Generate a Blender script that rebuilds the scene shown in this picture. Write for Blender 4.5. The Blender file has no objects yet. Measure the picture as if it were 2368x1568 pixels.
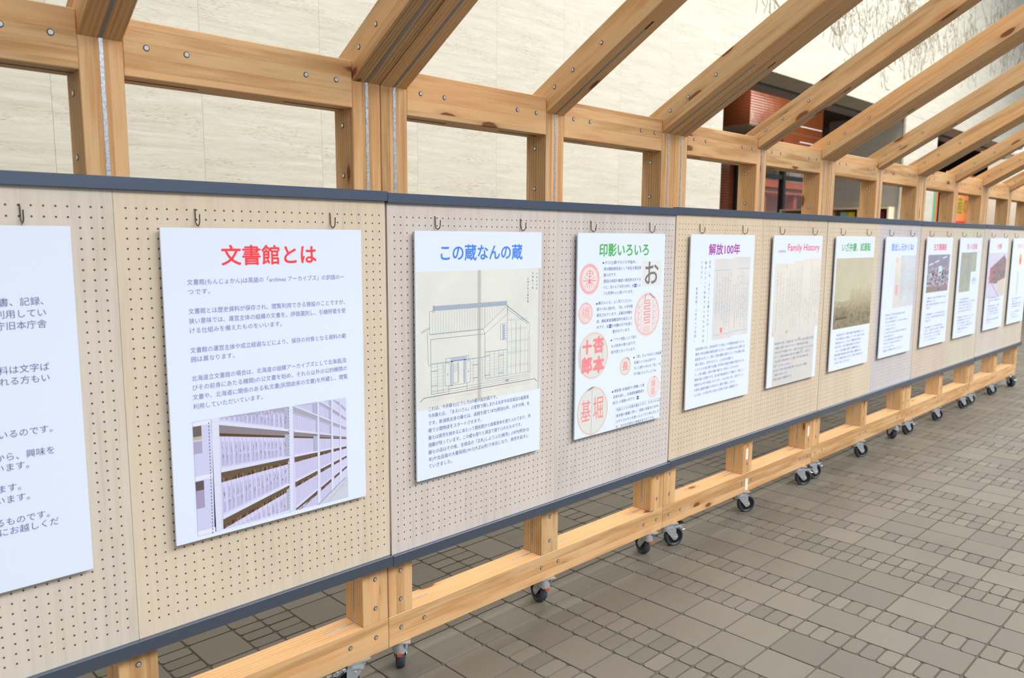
import bpy, bmesh, math, random
import numpy as np
from mathutils import Vector, Matrix
random.seed(7)
S = bpy.context.scene
COL = S.collection
# ------------------------------------------------------------------ camera
def set_camera():
    f, yaw, pitch, roll = 1778.487, math.radians(44.065), math.radians(-7.5371), math.radians(.36177)
    cy, sy, cp, sp = math.cos(yaw), math.sin(yaw), math.cos(pitch), math.sin(pitch)
    fw = Vector((sy*cp, cy*cp, sp)); r0 = Vector((cy, -sy, 0)); u0 = r0.cross(fw)
    r = math.cos(roll)*r0 + math.sin(roll)*u0; u = -math.sin(roll)*r0 + math.cos(roll)*u0
    cam = bpy.data.cameras.new('camera'); o = bpy.data.objects.new('camera', cam); COL.objects.link(o)
    M = Matrix(((r.x, u.x, -fw.x, -0.72189), (r.y, u.y, -fw.y, -2.02486), (r.z, u.z, -fw.z, -0.01897), (0, 0, 0, 1)))
    o.matrix_world = M
    cam.sensor_width = 36; cam.lens = f/2368*36; cam.clip_start = .05; cam.clip_end = 300
    cam.dof.use_dof = True; cam.dof.focus_distance = 2.8; cam.dof.aperture_fstop = 3.5
    S.camera = o
set_camera()
# ------------------------------------------------------------------ light
w = bpy.data.worlds.new('World'); S.world = w; w.use_nodes = True
bg = w.node_tree.nodes['Background']; bg.inputs[0].default_value = (.80, .90, 1.0, 1); bg.inputs[1].default_value = 0.40
def area(name, loc, target, sx, sy, power, col):
    l = bpy.data.lights.new(name, 'AREA'); l.shape = 'RECTANGLE'; l.size = sx; l.size_y = sy; l.energy = power; l.color = col
    o = bpy.data.objects.new(name, l); COL.objects.link(o); o.location = loc
    o.rotation_euler = (Vector(target)-Vector(loc)).to_track_quat('-Z', 'Y').to_euler(); return o
area('daylight_opening', (7.0, -4.0, 4.0), (6.4, -1.6, -1.5), 20, 2.4, 1080, (1, .975, .94))
area('wall_floor_fill', (4.0, .9, 5.6), (4.0, 1.1, -1.5), 20, 1.0, 330, (1, .98, .93))  # unseen fill added to brighten the back wall and floor behind the panels
area('interior_fill', (13.6, 3.9, 2.4), (14.6, 6.3, .4), 5, .8, 70, (1, .95, .88))  # added fill that brightens the interior of the first opening
area('interior_fill', (18.5, 3.2, 1.75), (21.5, 4.4, .5), 4, .4, 110, (1, .95, .88))  # added fill aimed at the orange notice board
S.view_settings.view_transform = 'Standard'; S.view_settings.look = 'None'; S.view_settings.gamma = 1
S.view_settings.use_curve_mapping = False; S.view_settings.exposure = 0.50
S.cycles.use_denoising = True
F = -1.545          # floor height
WY = 2.5            # face of the stone wall behind
# ------------------------------------------------------------------ materials
def lin(c):
    return tuple((x/255/12.92 if x/255 <= .04045 else ((x/255+.055)/1.055)**2.4) for x in c)+(1,)
class N:
    def __init__(s, name):
        s.m = bpy.data.materials.new(name); s.m.use_nodes = True; s.t = s.m.node_tree; s.b = s.t.nodes['Principled BSDF']
    def n(s, typ, **k):
        x = s.t.nodes.new(typ)
        for a, b in k.items():
            if a.startswith('i_'):
                key = a[2:]; key = int(key) if key.isdigit() else key.replace('_', ' ')
                x.inputs[key].default_value = b
            else: setattr(x, a, b)
        return x
    def l(s, a, b): s.t.links.new(a, b)
    def math(s, op, a, b=None, c=None):
        x = s.t.nodes.new('ShaderNodeMath'); x.operation = op
        for i, v in enumerate((a, b, c)):
            if v is None: continue
            if isinstance(v, (int, float)): x.inputs[i].default_value = v
            else: s.l(v, x.inputs[i])
        return x.outputs[0]
    def mix(s, fac, a, b, mode='MIX'):
        x = s.t.nodes.new('ShaderNodeMix'); x.data_type = 'RGBA'; x.blend_type = mode
        for i, v in ((0, fac), (6, a), (7, b)):
            if isinstance(v, (int, float)): x.inputs[i].default_value = v
            elif isinstance(v, tuple): x.inputs[i].default_value = v
            else: s.l(v, x.inputs[i])
        return x.outputs[2]
    def ramp(s, fac, stops, interp='LINEAR'):
        x = s.t.nodes.new('ShaderNodeValToRGB'); x.color_ramp.interpolation = interp
        e = x.color_ramp.elements
        while len(e) < len(stops): e.new(.5)
        for k, (p, c) in enumerate(stops): e[k].position = p; e[k].color = c
        s.l(fac, x.inputs[0]); return x.outputs[0]
    def coords(s, scale=(1, 1, 1), rnd=True, kind='Object'):
        tc = s.n('ShaderNodeTexCoord'); mp = s.n('ShaderNodeMapping'); mp.inputs['Scale'].default_value = scale
        if rnd:
            oi = s.n('ShaderNodeObjectInfo'); v = s.n('ShaderNodeVectorMath', operation='SCALE'); s.l(oi.outputs['Random'], v.inputs['Scale'])
            v.inputs[0].default_value = (37.3, 51.7, 23.9); a = s.n('ShaderNodeVectorMath', operation='ADD')
            s.l(tc.outputs[kind], a.inputs[0]); s.l(v.outputs[0], a.inputs[1]); s.l(a.outputs[0], mp.inputs[0])
        else: s.l(tc.outputs[kind], mp.inputs[0])
        return mp.outputs[0]
    def noise(s, vec, scale, detail=3, rough=.5, dist=0):
        x = s.n('ShaderNodeTexNoise'); x.inputs['Scale'].default_value = scale; x.inputs['Detail'].default_value = detail
        x.inputs['Roughness'].default_value = rough; x.inputs['Distortion'].default_value = dist; s.l(vec, x.inputs['Vector']); return x.outputs[0]
    def bump(s, h, strength, dist=.002):
        b = s.n('ShaderNodeBump'); b.inputs['Strength'].default_value = strength; b.inputs['Distance'].default_value = dist
        s.l(h, b.inputs['Height']); s.l(b.outputs[0], s.b.inputs['Normal'])
    def base(s, c):
        if isinstance(c, tuple): s.b.inputs['Base Color'].default_value = c
        else: s.l(c, s.b.inputs['Base Color'])
    def set(s, **k):
        for a, b in k.items(): s.b.inputs[a.replace('_', ' ')].default_value = b
        return s
CM = {}
def flat(rgb, rough=.6, metal=0, spec=.5):
    k = (rgb, rough, metal, spec)
    if k not in CM:
        x = N('paint_%d_%d_%d' % rgb); x.base(lin(rgb)); x.set(Roughness=rough, Metallic=metal); x.b.inputs['Specular IOR Level'].default_value = spec; CM[k] = x.m
    return CM[k]
def wood_mat():
    x = N('larch_timber'); x.set(Roughness=.62); x.b.inputs['Specular IOR Level'].default_value = .3
    tc = x.n('ShaderNodeTexCoord'); oi = x.n('ShaderNodeObjectInfo')
    v = x.n('ShaderNodeVectorMath', operation='SCALE'); v.inputs[0].default_value = (31.3, 17.7, 23.9); x.l(oi.outputs['Random'], v.inputs['Scale'])
    # laminations, 34 mm thick, across local z: each has its own shift and tone
    sp = x.n('ShaderNodeSeparateXYZ'); x.l(tc.outputs['Object'], sp.inputs[0])
    lam = x.math('FLOOR', x.math('MULTIPLY', x.math('ADD', sp.outputs[2], 5.017), 29.4))
    lamr = x.n('ShaderNodeTexWhiteNoise', noise_dimensions='2D'); cb = x.n('ShaderNodeCombineXYZ'); x.l(lam, cb.inputs[0]); x.l(oi.outputs['Random'], cb.inputs[1]); x.l(cb.outputs[0], lamr.inputs['Vector'])
    sh = x.n('ShaderNodeVectorMath', operation='SCALE'); sh.inputs[0].default_value = (7.1, 3.3, 5.9); x.l(lamr.outputs[0], sh.inputs['Scale'])
    a = x.n('ShaderNodeVectorMath', operation='ADD'); x.l(tc.outputs['Object'], a.inputs[0]); x.l(v.outputs[0], a.inputs[1])
    a2 = x.n('ShaderNodeVectorMath', operation='ADD'); x.l(a.outputs[0], a2.inputs[0]); x.l(sh.outputs[0], a2.inputs[1]); P = a2.outputs[0]
    def sc(s3, vec=P):
        m = x.n('ShaderNodeMapping'); m.inputs['Scale'].default_value = s3; x.l(vec, m.inputs[0]); return m.outputs[0]
    grain = x.noise(sc((1.2, 34, 34)), 5, 5, .62, .4)
    broad = x.noise(sc((.8, 9, 9)), 2.2, 3, .5, 1.2)
    wv = x.n('ShaderNodeTexWave', wave_type='BANDS', bands_direction='Y'); wv.inputs['Scale'].default_value = 26; wv.inputs['Distortion'].default_value = 6
    wv.inputs['Detail'].default_value = 2; wv.inputs['Detail Scale'].default_value = .8; x.l(sc((.09, 1, 1)), wv.inputs['Vector'])
    g = x.math('ADD', x.math('MULTIPLY', grain, .55), x.math('MULTIPLY', wv.outputs['Fac'], .28)); g = x.math('ADD', g, x.math('MULTIPLY', broad, .38))
    c = x.ramp(g, [(.30, lin((162, 118, 74))), (.52, lin((192, 150, 102))), (.72, lin((212, 177, 132)))])
    c = x.mix(x.math('MULTIPLY', lamr.outputs[0], .6), c, lin((208, 158, 108)))
    hs = x.n('ShaderNodeHueSaturation'); x.l(c, hs.inputs['Color']); x.l(x.math('ADD', x.math('MULTIPLY', lamr.outputs[0], .26), .87), hs.inputs['Value']); c = hs.outputs[0]
    # knots
    vo = x.n('ShaderNodeTexVoronoi', feature='F1', voronoi_dimensions='3D'); vo.inputs['Scale'].default_value = 1; x.l(sc((3.1, 8.5, 8.5)), vo.inputs['Vector'])
    kn = x.n('ShaderNodeMapRange'); kn.inputs['From Min'].default_value = .130; kn.inputs['From Max'].default_value = .10; kn.clamp = True
    x.l(x.math('ADD', vo.outputs['Distance'], x.math('MULTIPLY', x.math('SUBTRACT', x.noise(sc((20, 60, 60)), 2, 2), .5), .05)), kn.inputs['Value'])
    c = x.mix(x.math('MULTIPLY', kn.outputs[0], .95), c, lin((66, 38, 22)))
    halo = x.n('ShaderNodeMapRange'); halo.inputs['From Min'].default_value = .26; halo.inputs['From Max'].default_value = .12; halo.clamp = True; x.l(vo.outputs['Distance'], halo.inputs['Value'])
    c = x.mix(x.math('MULTIPLY', halo.outputs[0], .35), c, lin((168, 104, 56)))
    x.base(c); x.bump(grain, .25, .0012); return x.m
def peg_mat():
    x = N('perforated_birch_ply'); x.set(Roughness=.42); x.b.inputs['Specular IOR Level'].default_value = .4
    oi = x.n('ShaderNodeObjectInfo'); P = x.coords((1, 1, 1))
    m = x.n('ShaderNodeMapping'); m.inputs['Scale'].default_value = (22, 22, 1.3); x.l(P, m.inputs[0])
    g = x.noise(m.outputs[0], 3, 4, .6, .5)
    m2 = x.n('ShaderNodeMapping'); m2.inputs['Scale'].default_value = (1.1, 1, .45); x.l(P, m2.inputs[0])
    b = x.noise(m2.outputs[0], 3, 2)
    c = x.ramp(x.math('ADD', x.math('MULTIPLY', g, .6), x.math('MULTIPLY', b, .4)), [(.28, (.78, .76, .74, 1)), (.5, (.93, .92, .91, 1)), (.72, (1, 1, 1, 1))])
    c = x.mix(1.0, c, oi.outputs['Color'], 'MULTIPLY')
    # hole grid: 25 mm pitch, 31 x 44 holes of 5 mm, in the panel's own coordinates (origin at its top left corner)
    tc = x.n('ShaderNodeTexCoord'); sp = x.n('ShaderNodeSeparateXYZ'); x.l(tc.outputs['Object'], sp.inputs[0])
    U = x.math('DIVIDE', x.math('SUBTRACT', sp.outputs[0], .0275), .02487); V = x.math('DIVIDE', x.math('SUBTRACT', x.math('MULTIPLY', sp.outputs[2], -1), .0435), .02509)
    def cell(q): return x.math('SUBTRACT', q, x.math('ROUND', q))
    du, dv = cell(U), cell(V)
    d = x.math('SQRT', x.math('ADD', x.math('MULTIPLY', du, du), x.math('MULTIPLY', dv, dv)))
    h = x.n('ShaderNodeMapRange'); h.inputs['From Min'].default_value = .105; h.inputs['From Max'].default_value = .07; h.clamp = True; x.l(d, h.inputs['Value'])
    ins = h.outputs[0]
    for q, hi in ((U, 30.5), (V, 43.5)):
        ins = x.math('MULTIPLY', ins, x.math('GREATER_THAN', q, -.5)); ins = x.math('MULTIPLY', ins, x.math('LESS_THAN', q, hi))
    c = x.mix(ins, c, lin((82, 66, 56))); x.base(c)
    x.bump(x.math('MULTIPLY', ins, -1), 1, .003); return x.m
def tile_mat():
    x = N('floor_tile_glaze'); at = x.n('ShaderNodeAttribute', attribute_name='tone', attribute_type='GEOMETRY')
    tc = x.n('ShaderNodeTexCoord'); ge = x.n('ShaderNodeNewGeometry')
    def nz(sc, s, d=4, r=.5):
        m = x.n('ShaderNodeMapping'); m.inputs['Scale'].default_value = sc; x.l(ge.outputs['Position'], m.inputs[0]); return x.noise(m.outputs[0], s, d, r)
    fine = nz((1, 1, 1), 240, 2, .6); patch = nz((.7, 1, 1), 1.1, 4, .6); smear = nz((.5, 5, 1), 2.0, 3)
    c = x.ramp(at.outputs['Fac'], [(0, lin((108, 103, 93))), (.5, lin((117, 111, 100))), (1, lin((126, 120, 108)))])
    c = x.mix(x.math('MULTIPLY', fine, .55), c, lin((96, 90, 80)))
    k = x.n('ShaderNodeMapRange'); k.inputs['From Min'].default_value = .50; k.inputs['From Max'].default_value = .72; k.clamp = True; x.l(patch, k.inputs['Value'])
    c = x.mix(x.math('MULTIPLY', k.outputs[0], .35), c, lin((84, 76, 68)))
    x.base(c); x.l(x.math('ADD', x.math('MULTIPLY', smear, .3), .34), x.b.inputs['Roughness']); x.b.inputs['Specular IOR Level'].default_value = .45
    x.bump(fine, .35, .0012); return x.m
def stone_mat(name, light, dark, vein=.5):
    x = N(name); x.set(Roughness=.55); oi = x.n('ShaderNodeObjectInfo')
    ge = x.n('ShaderNodeNewGeometry'); v = x.n('ShaderNodeVectorMath', operation='SCALE'); v.inputs[0].default_value = (3.1, 5.3, .9); x.l(oi.outputs['Random'], v.inputs['Scale'])
    a = x.n('ShaderNodeVectorMath', operation='ADD'); x.l(ge.outputs['Position'], a.inputs[0]); x.l(v.outputs[0], a.inputs[1])
    def nz(sc, s, d=4, r=.5, di=0):
        m = x.n('ShaderNodeMapping'); m.inputs['Scale'].default_value = sc; x.l(a.outputs[0], m.inputs[0]); return x.noise(m.outputs[0], s, d, r, di)
    b1 = nz((.5, .5, 8), 3, 4, .6, .4); b2 = nz((1.6, 1.6, 30), 4, 5, .75, .3); pit = nz((7, 7, 46), 4, 3, .65); msk = nz((.8, .8, 4), 2.5, 4)
    st = x.n('ShaderNodeMapRange'); st.inputs['From Min'].default_value = .34; st.inputs['From Max'].default_value = .66; x.l(x.math('ADD', x.math('MULTIPLY', b1, .45), x.math('MULTIPLY', b2, .55)), st.inputs['Value'])
    c = x.mix(st.outputs[0], light, dark)
    c = x.mix(x.math('MULTIPLY', b2, .25), c, lin((214, 200, 168)))
    pm = x.n('ShaderNodeMapRange'); pm.inputs['From Min'].default_value = .55; pm.inputs['From Max'].default_value = .66; pm.clamp = True; x.l(pit, pm.inputs['Value'])
    mm = x.n('ShaderNodeMapRange'); mm.inputs['From Min'].default_value = .46; mm.inputs['From Max'].default_value = .62; mm.clamp = True; x.l(msk, mm.inputs['Value'])
    pk = x.math('MULTIPLY', x.math('MULTIPLY', pm.outputs[0], mm.outputs[0]), vein)
    c = x.mix(pk, c, lin((140, 120, 92)))
    hs = x.n('ShaderNodeHueSaturation'); x.l(c, hs.inputs['Color']); x.l(x.math('ADD', x.math('MULTIPLY', oi.outputs['Random'], .025), .98), hs.inputs['Value'])
    x.base(hs.outputs[0]); x.bump(pk, -.5, .004); return x.m
def glazed_mat():
    x = N('brown_glazed_tile'); x.set(Roughness=.16)
    ge = x.n('ShaderNodeNewGeometry'); P = ge.outputs['Position']
    c = x.mix(x.noise(P, .9, 2), lin((70, 34, 20)), lin((138, 74, 40)))
    sp = x.n('ShaderNodeSeparateXYZ'); x.l(P, sp.inputs[0]); z = x.math('FRACT', x.math('MULTIPLY', sp.outputs[2], 22))
    g = x.math('LESS_THAN', z, .12); c = x.mix(g, c, lin((52, 30, 22))); x.base(c)
    x.bump(x.math('ADD', x.math('PINGPONG', z, .5), x.math('MULTIPLY', x.noise(P, 9, 2), .5)), .5, .01); return x.m
def photo_mat(name, stops, scale, stretch=(1, 1, 1), detail=6, grad=None):
    """a printed picture: tones broken up by noise, optionally graded from top to bottom of the print"""
    x = N(name); x.set(Roughness=.4); P = x.coords(stretch, rnd=False)
    f = x.noise(P, scale, detail, .62, .3)
    if grad:
        tc = x.n('ShaderNodeTexCoord'); sp = x.n('ShaderNodeSeparateXYZ'); x.l(tc.outputs['Object'], sp.inputs[0])
        g = x.n('ShaderNodeMapRange'); g.inputs['From Min'].default_value = grad[0]; g.inputs['From Max'].default_value = grad[1]; g.clamp = True; x.l(sp.outputs[2], g.inputs['Value'])
        f = x.math('ADD', x.math('MULTIPLY', f, grad[2]), x.math('MULTIPLY', g.outputs[0], 1-grad[2]))
    x.base(x.ramp(f, stops)); return x.m
M = dict(wood=wood_mat(), peg=peg_mat(), tile=tile_mat(),
         stone=stone_mat('cream_travertine', lin((208, 207, 198)), lin((176, 172, 156)), .6),
         stone2=stone_mat('shaded_grey_travertine', lin((150, 148, 142)), lin((126, 124, 118)), .4), glazed=glazed_mat())  # greyer stone copy with the pier side's shade put into its colour
x = N('zinc_plated_steel'); x.set(Metallic=.72, Roughness=.26); x.base(lin((206, 212, 220))); x.bump(x.noise(x.coords((1, 1, 1)), 60, 3), .15, .001); M['zinc'] = x.m
x = N('galvanised_plate'); x.set(Metallic=.85, Roughness=.36); x.base(x.ramp(x.noise(x.coords((1, 1, 1)), 160, 4), [(.3, lin((160, 170, 182))), (.7, lin((226, 234, 244)))])); M['galv'] = x.m
x = N('flitch_plate'); x.set(Metallic=.6, Roughness=.5); x.base(lin((140, 144, 146))); M['plate'] = x.m
x = N('slate_aluminium_trim'); x.set(Metallic=.9, Roughness=.30); x.base(lin((112, 124, 144))); M['trim'] = x.m
x = N('rubber_tyre'); x.set(Roughness=.55); x.base(x.mix(x.noise(x.coords((1, 1, 1)), 40, 3), lin((48, 54, 64)), lin((66, 72, 84)))); M['rubber'] = x.m
M['hub'] = flat((16, 17, 20), .35); M['dark'] = flat((58, 42, 28), .8); M['grout'] = None
x = N('cement_grout'); x.set(Roughness=.9); x.base(x.mix(x.noise(x.coords((1, 1, 1), False), 30, 4), lin((78, 72, 64)), lin((98, 91, 80)))); M['grout'] = x.m
x = N('foam_board'); x.set(Roughness=.38); x.base(lin((222, 234, 255))); M["board"] = x.m
M['wire'] = flat((88, 80, 70), .35, .8); M['brass'] = flat((196, 176, 112), .35, .7)
M['ink'] = flat((112, 124, 190), .5); M['ink2'] = flat((98, 96, 156), .5)
# ------------------------------------------------------------------ mesh helpers
def link(name, me, mat=None, parent=None, loc=(0, 0, 0), rot=(0, 0, 0), **props):
    o = bpy.data.objects.new(name, me); COL.objects.link(o); o.location = loc; o.rotation_euler = rot
    if mat is not None and me is not None and not me.materials:
        for q in (mat if isinstance(mat, (list, tuple)) else [mat]): me.materials.append(q)
    if parent is not None: o.parent = parent
    for k, v in props.items(): o[k] = v
    return o
def thing(name, label, cat, loc=(0, 0, 0), group=None):
    o = link(name, None, loc=loc, label=label, category=cat)
    if group: o['group'] = group
    return o
def bx(bm, x0, x1, y0, y1, z0, z1, mi=0, bevel=0):
    g = bmesh.ops.create_cube(bm, size=1, matrix=Matrix.Translation(((x0+x1)/2, (y0+y1)/2, (z0+z1)/2)) @ Matrix.Diagonal((abs(x1-x0), abs(y1-y0), abs(z1-z0), 1)))
    fs = {f for v in g['verts'] for f in v.link_faces}
    for f in fs: f.material_index = mi
    if bevel:
        es = list({e for v in g['verts'] for e in v.link_edges}); r = bmesh.ops.bevel(bm, geom=es, offset=bevel, segments=1, affect='EDGES')
        for f in r['faces']: f.material_index = mi
def cyl(bm, r, h, mat4, seg=16, r2=None, mi=0):
    g = bmesh.ops.create_cone(bm, cap_ends=True, segments=seg, radius1=r, radius2=r if r2 is None else r2, depth=h, matrix=mat4)
    for f in {f for v in g['verts'] for f in v.link_faces}: f.material_index = mi
def fin(bm, name, smooth=False):
    me = bpy.data.meshes.new(name); bm.normal_update(); bm.to_mesh(me); bm.free()
    if smooth:
        for p in me.polygons: p.use_smooth = True
    return me
def box_mesh(x0, x1, y0, y1, z0, z1, bevel=0):
    bm = bmesh.new(); bx(bm, x0, x1, y0, y1, z0, z1, 0, bevel); return fin(bm, 'box')
def box_obj(name, b, mat, parent=None, bevel=0, **k):
    cx, cy, cz = (b[0]+b[1])/2, (b[2]+b[3])/2, (b[4]+b[5])/2
    return link(name, box_mesh(b[0]-cx, b[1]-cx, b[2]-cy, b[3]-cy, b[4]-cz, b[5]-cz, bevel), mat, parent, (cx, cy, cz), **k)
_tc = {}
def timber(name, L, wy, wz, loc, rot, parent):
    """a glulam member, length along its local x"""
    k = (round(L, 4), wy, wz)
    if k not in _tc: _tc[k] = box_mesh(-L/2, L/2, -wy/2, wy/2, -wz/2, wz/2, .002)
    return link(name, _tc[k], M['wood'], parent, loc, rot)
def structure(o): o['kind'] = 'structure'; return o
# ------------------------------------------------------------------ floor
def tile_geo(x0, x1, y0, y1, g, r, top, bot):
    a, b, c, d = x0+g, x1-g, y0+g, y1-g
    pts = [(a+r, c), (b-r, c), (b-.3*r, c+.3*r), (b, c+r), (b, d-r), (b-.3*r, d-.3*r), (b-r, d), (a+r, d), (a+.3*r, d-.3*r), (a, d-r), (a, c+r), (a+.3*r, c+.3*r)]
    return pts
cols = []
for a, b, t in [(.713, .905, 'B'), (.905, 1.10, 'B'), (1.10, 1.225, 'S'), (1.225, 1.405, 'B'), (1.405, 1.5275, 'S'), (1.5275, 1.65, 'S'), (1.65, 1.84, 'B'), (1.84, 2.03, 'B'), (2.03, 2.15, 'S'),
                (2.15, 2.335, 'B'), (2.335, 2.46, 'S'), (2.46, 2.65, 'B'), (2.65, 2.84, 'B'), (2.84, 2.957, 'S'), (2.957, 3.075, 'S'), (.592, .713, 'S'), (.48, .592, 'S'), (.305, .48, 'B'), (.187, .305, 'S'), (0, .187, 'B'), (-.187, 0, 'B')]:
    cols.append((a, b, t))
xx = 3.075
while xx < 17:
    for wd, t in ((.187, 'B'), (.12, 'S'), (.19, 'B'), (.187, 'B'), (.118, 'S'), (.118, 'S')): cols.append((xx, xx+wd, t)); xx += wd
xx = -.187
while xx > -2.4:
    for wd, t in ((.118, 'S'), (.118, 'S'), (.187, 'B'), (.12, 'S'), (.187, 'B'), (.187, 'B')): cols.append((xx-wd, xx, t)); xx -= wd
FW = S.camera.matrix_world.inverted()
def project(p):
    q = FW @ Vector(p)
    if q.z > -.1: return None
    return 1184+1778.487*q.x/-q.z, 784-1778.487*q.y/-q.z
camC = S.camera.matrix_world.translation
tiles = []
for a, b, t in cols:
    p, off = (.1875, 0) if t == 'B' else (.0625, 0)
    if t == 'S' and 1.4 < a < 1.6: p, off = .0665, .027
    k = int(-6.6/p)
    while k*p-off < WY-.02:
        y0 = k*p-off; y1 = min(y0+p, WY); k += 1
        if y1-y0 < .02: continue
        area_px = 0; cx, cyy = (a+b)/2-.025*(y0+y1)/2, (y0+y1)/2
        pr = [project((qx-.025*qy, qy, F)) for qx, qy in ((a, y0), (b, y0), (b, y1), (a, y1))]
        if all(pr):
            ar = abs(sum(pr[i][0]*pr[(i+1) % 4][1]-pr[(i+1) % 4][0]*pr[i][1] for i in range(4)))/2
            mx, my = sum(q[0] for q in pr)/4, sum(q[1] for q in pr)/4
            if 0 < mx < 2368 and 0 < my < 1568:
                area_px = ar
                if cyy > .02:
                    tt = (.02-camC.y)/(cyy-camC.y); zz = camC.z+(F-camC.z)*tt; xh = camC.x+(cx-camC.x)*tt
                    if xh < 8.7 and (zz > -1.112 or -1.43 < zz < -1.31): area_px = 0
        tiles.append((area_px, a, b, y0, y1))
tiles.sort(key=lambda q: -q[0])
floor = structure(link('floor', box_mesh(-60, 90, -60, 60, -.06, 0), M['grout'], loc=(0, 0, F-.0015)))
rt = random.Random(3)
def tile_mesh(lst, origin):
    V, Fc, T = [], [], []
    for _, a, b, y0, y1 in lst:
        g = .0036; pts = tile_geo(a, b, y0, y1, g, .012, 0, 0); n = len(pts); s = len(V); dz = rt.uniform(-.0006, .0006)
        for (qx, qy) in pts: V.append((qx-.025*qy-origin[0], qy-origin[1], dz+.0035))
        cxm = sum(q[0] for q in pts)/n; cym = sum(q[1] for q in pts)/n
        for (qx, qy) in pts:
            ex, ey = qx+(qx-cxm)/abs(b-a)*.004, qy+(qy-cym)/abs(y1-y0)*.004
            V.append((ex-.025*ey-origin[0], ey-origin[1], -.003))
        Fc.append(list(range(s, s+n))); Fc += [[s+i, s+n+i, s+n+(i+1) % n, s+(i+1) % n] for i in range(n)]
        tn = rt.random(); T += [tn]*(n+1)
    me = bpy.data.meshes.new('tile'); me.from_pydata(V, [], Fc); at = me.attributes.new('tone', 'FLOAT', 'FACE'); at.data.foreach_set('value', T); return me
for q in tiles[:300]:
    o = ((q[1]+q[2])/2, (q[3]+q[4])/2, 0); link('tile', tile_mesh([q], o), M['tile'], floor, (o[0], o[1], .0015))
link('tile_field', tile_mesh(tiles[300:], (0, 0, 0)), M['tile'], floor, (0, 0, .0015), kind='stuff')
# ------------------------------------------------------------------ stone wall behind
LZ = 1.89            # underside of the lintels
wall = structure(link('wall_back', box_mesh(-6, 6.74, 0, .3, 0, 6.2), M['stone'], loc=(0, WY+.03, F)))
def slab(x0, x1, z0, z1, parent, loc0, mat=M['stone'], y=WY):
    return box_obj('stone_slab', (x0+.0006-loc0[0], x1-.0006-loc0[0], y-loc0[1], y+.03-loc0[1], z0+.0012-loc0[2], z1-.0012-loc0[2]), mat, parent)
wl = (0, WY+.03, F)
xs = [1.165+.77*k for k in range(-9, 9)]
for a, b in zip(xs, xs[1:]):
    b2 = min(b, 6.78)
    if a < 6.7: slab(a, b2, F, LZ+.5 if b2 < 6.7 else LZ, wall, wl)
for k in range(-9, 34):
    a = 1.165+.77*k; slab(a, a+.77, LZ+.5 if a+.77 < 6.7 else LZ, 5.0, wall, wl)
structure(box_obj('trim_1', (6.78, 40, WY+.03, WY+.40, LZ+.002, 5.2), M['stone']))       # body of the lintel
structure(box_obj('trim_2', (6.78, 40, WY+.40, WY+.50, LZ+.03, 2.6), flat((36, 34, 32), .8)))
structure(box_obj('trim_3', (6.78, 40, WY+.50, WY+.72, LZ+.0, LZ+.05), flat((150, 152, 150), .5)))
structure(box_obj('ceiling', (6.4, 40, WY+.50, 12, 2.62, 2.7), flat((52, 40, 30), .7)))
pier = structure(box_obj('wall_pier', (12.05, 13.47, WY+.03, 3.7, F, LZ), M['stone2']))
pl = pier.location
slab(12.03, 12.77, F, LZ, pier, pl); slab(12.77, 13.5, F, LZ, pier, pl)
structure(box_obj('wall_far', (20.6, 30, WY, 3.6, F, LZ), M['stone2']))
structure(box_obj('wall_inner', (6, 40, 9.0, 9.2, F, 2.62), flat((150, 96, 64), .6)))
structure(box_obj('wall_side', (6.4, 6.75, WY+.3, 9.0, F, 2.62), flat((150, 146, 138), .6)))
structure(box_obj('left_light_blocker', (-6.3, -6, -9, WY+.3, F, 5.2), M['stone2']))  # unseen wall added to block sky light from the left
# carved relief: wandering chiselled lines on the stone above the openings
rr = random.Random(11); bm = bmesh.new()
def stroke(pts, wmax):
    n = len(pts); prev = None
    for i, p in enumerate(pts):
        q = pts[min(i+1, n-1)]; o = pts[max(i-1, 0)]; d = Vector((q[0]-o[0], 0, q[1]-o[1])); d = d.normalized() if d.length > 0 else Vector((1, 0, 0))
        nn = Vector((-d.z, 0, d.x)); wd = wmax*math.sin(math.pi*(i+.35)/(n+.1))**.7*(.7+.6*rr.random())
        c = Vector((p[0], -.004, p[1])); e = [bm.verts.new(c+nn*wd+Vector((0, .004, 0))), bm.verts.new(c), bm.verts.new(c-nn*wd+Vector((0, .004, 0)))]
        if prev:
            for k in range(2): bm.faces.new((prev[k], prev[k+1], e[k+1], e[k]))
        prev = e
centres = [(rr.uniform(6.2, 8.6), rr.uniform(2.75, 3.5)) for _ in range(9)]+[(rr.uniform(8.6, 22), 0) for _ in range(130)]
for cx_, cz_ in centres:
    if not cz_: cz_ = rr.uniform(2.35, 3.1)+(cx_-8)*.13
    m = rr.choice([4, 8, 18, 28]); sz = rr.uniform(.08, .30)*(1+.04*(cx_-6)); lean = -math.pi/2+rr.uniform(-.5, .5)
    for _ in range(m):
        x0 = cx_+rr.gauss(0, sz*.8); z0 = cz_+rr.gauss(0, sz*.8); L = sz*rr.choice([.25, .4, .6, 1.1]) if m > 5 else sz*rr.uniform(1, 2.4); a = lean+rr.uniform(-.6, .6); cv = rr.uniform(-1.6, 1.6)
        pts = []; px_, pz_ = x0, z0; n = 14
        for i in range(n):
            pts.append((px_, pz_)); a += cv/n+rr.uniform(-.3, .3)*.7; px_ += math.cos(a)*L/n; pz_ += math.sin(a)*L/n
            if i == 9 and rr.random() < .35: cv = 16*math.copysign(1, cv)
        if min(p[1] for p in pts) > LZ+.05: stroke(pts, rr.uniform(.003, .0095)*(1+.05*(cx_-6)))
link('carved_relief', fin(bm, 'relief'), flat((146, 140, 122), .9), wall, (0, -.031, -F), kind='stuff')
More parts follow.
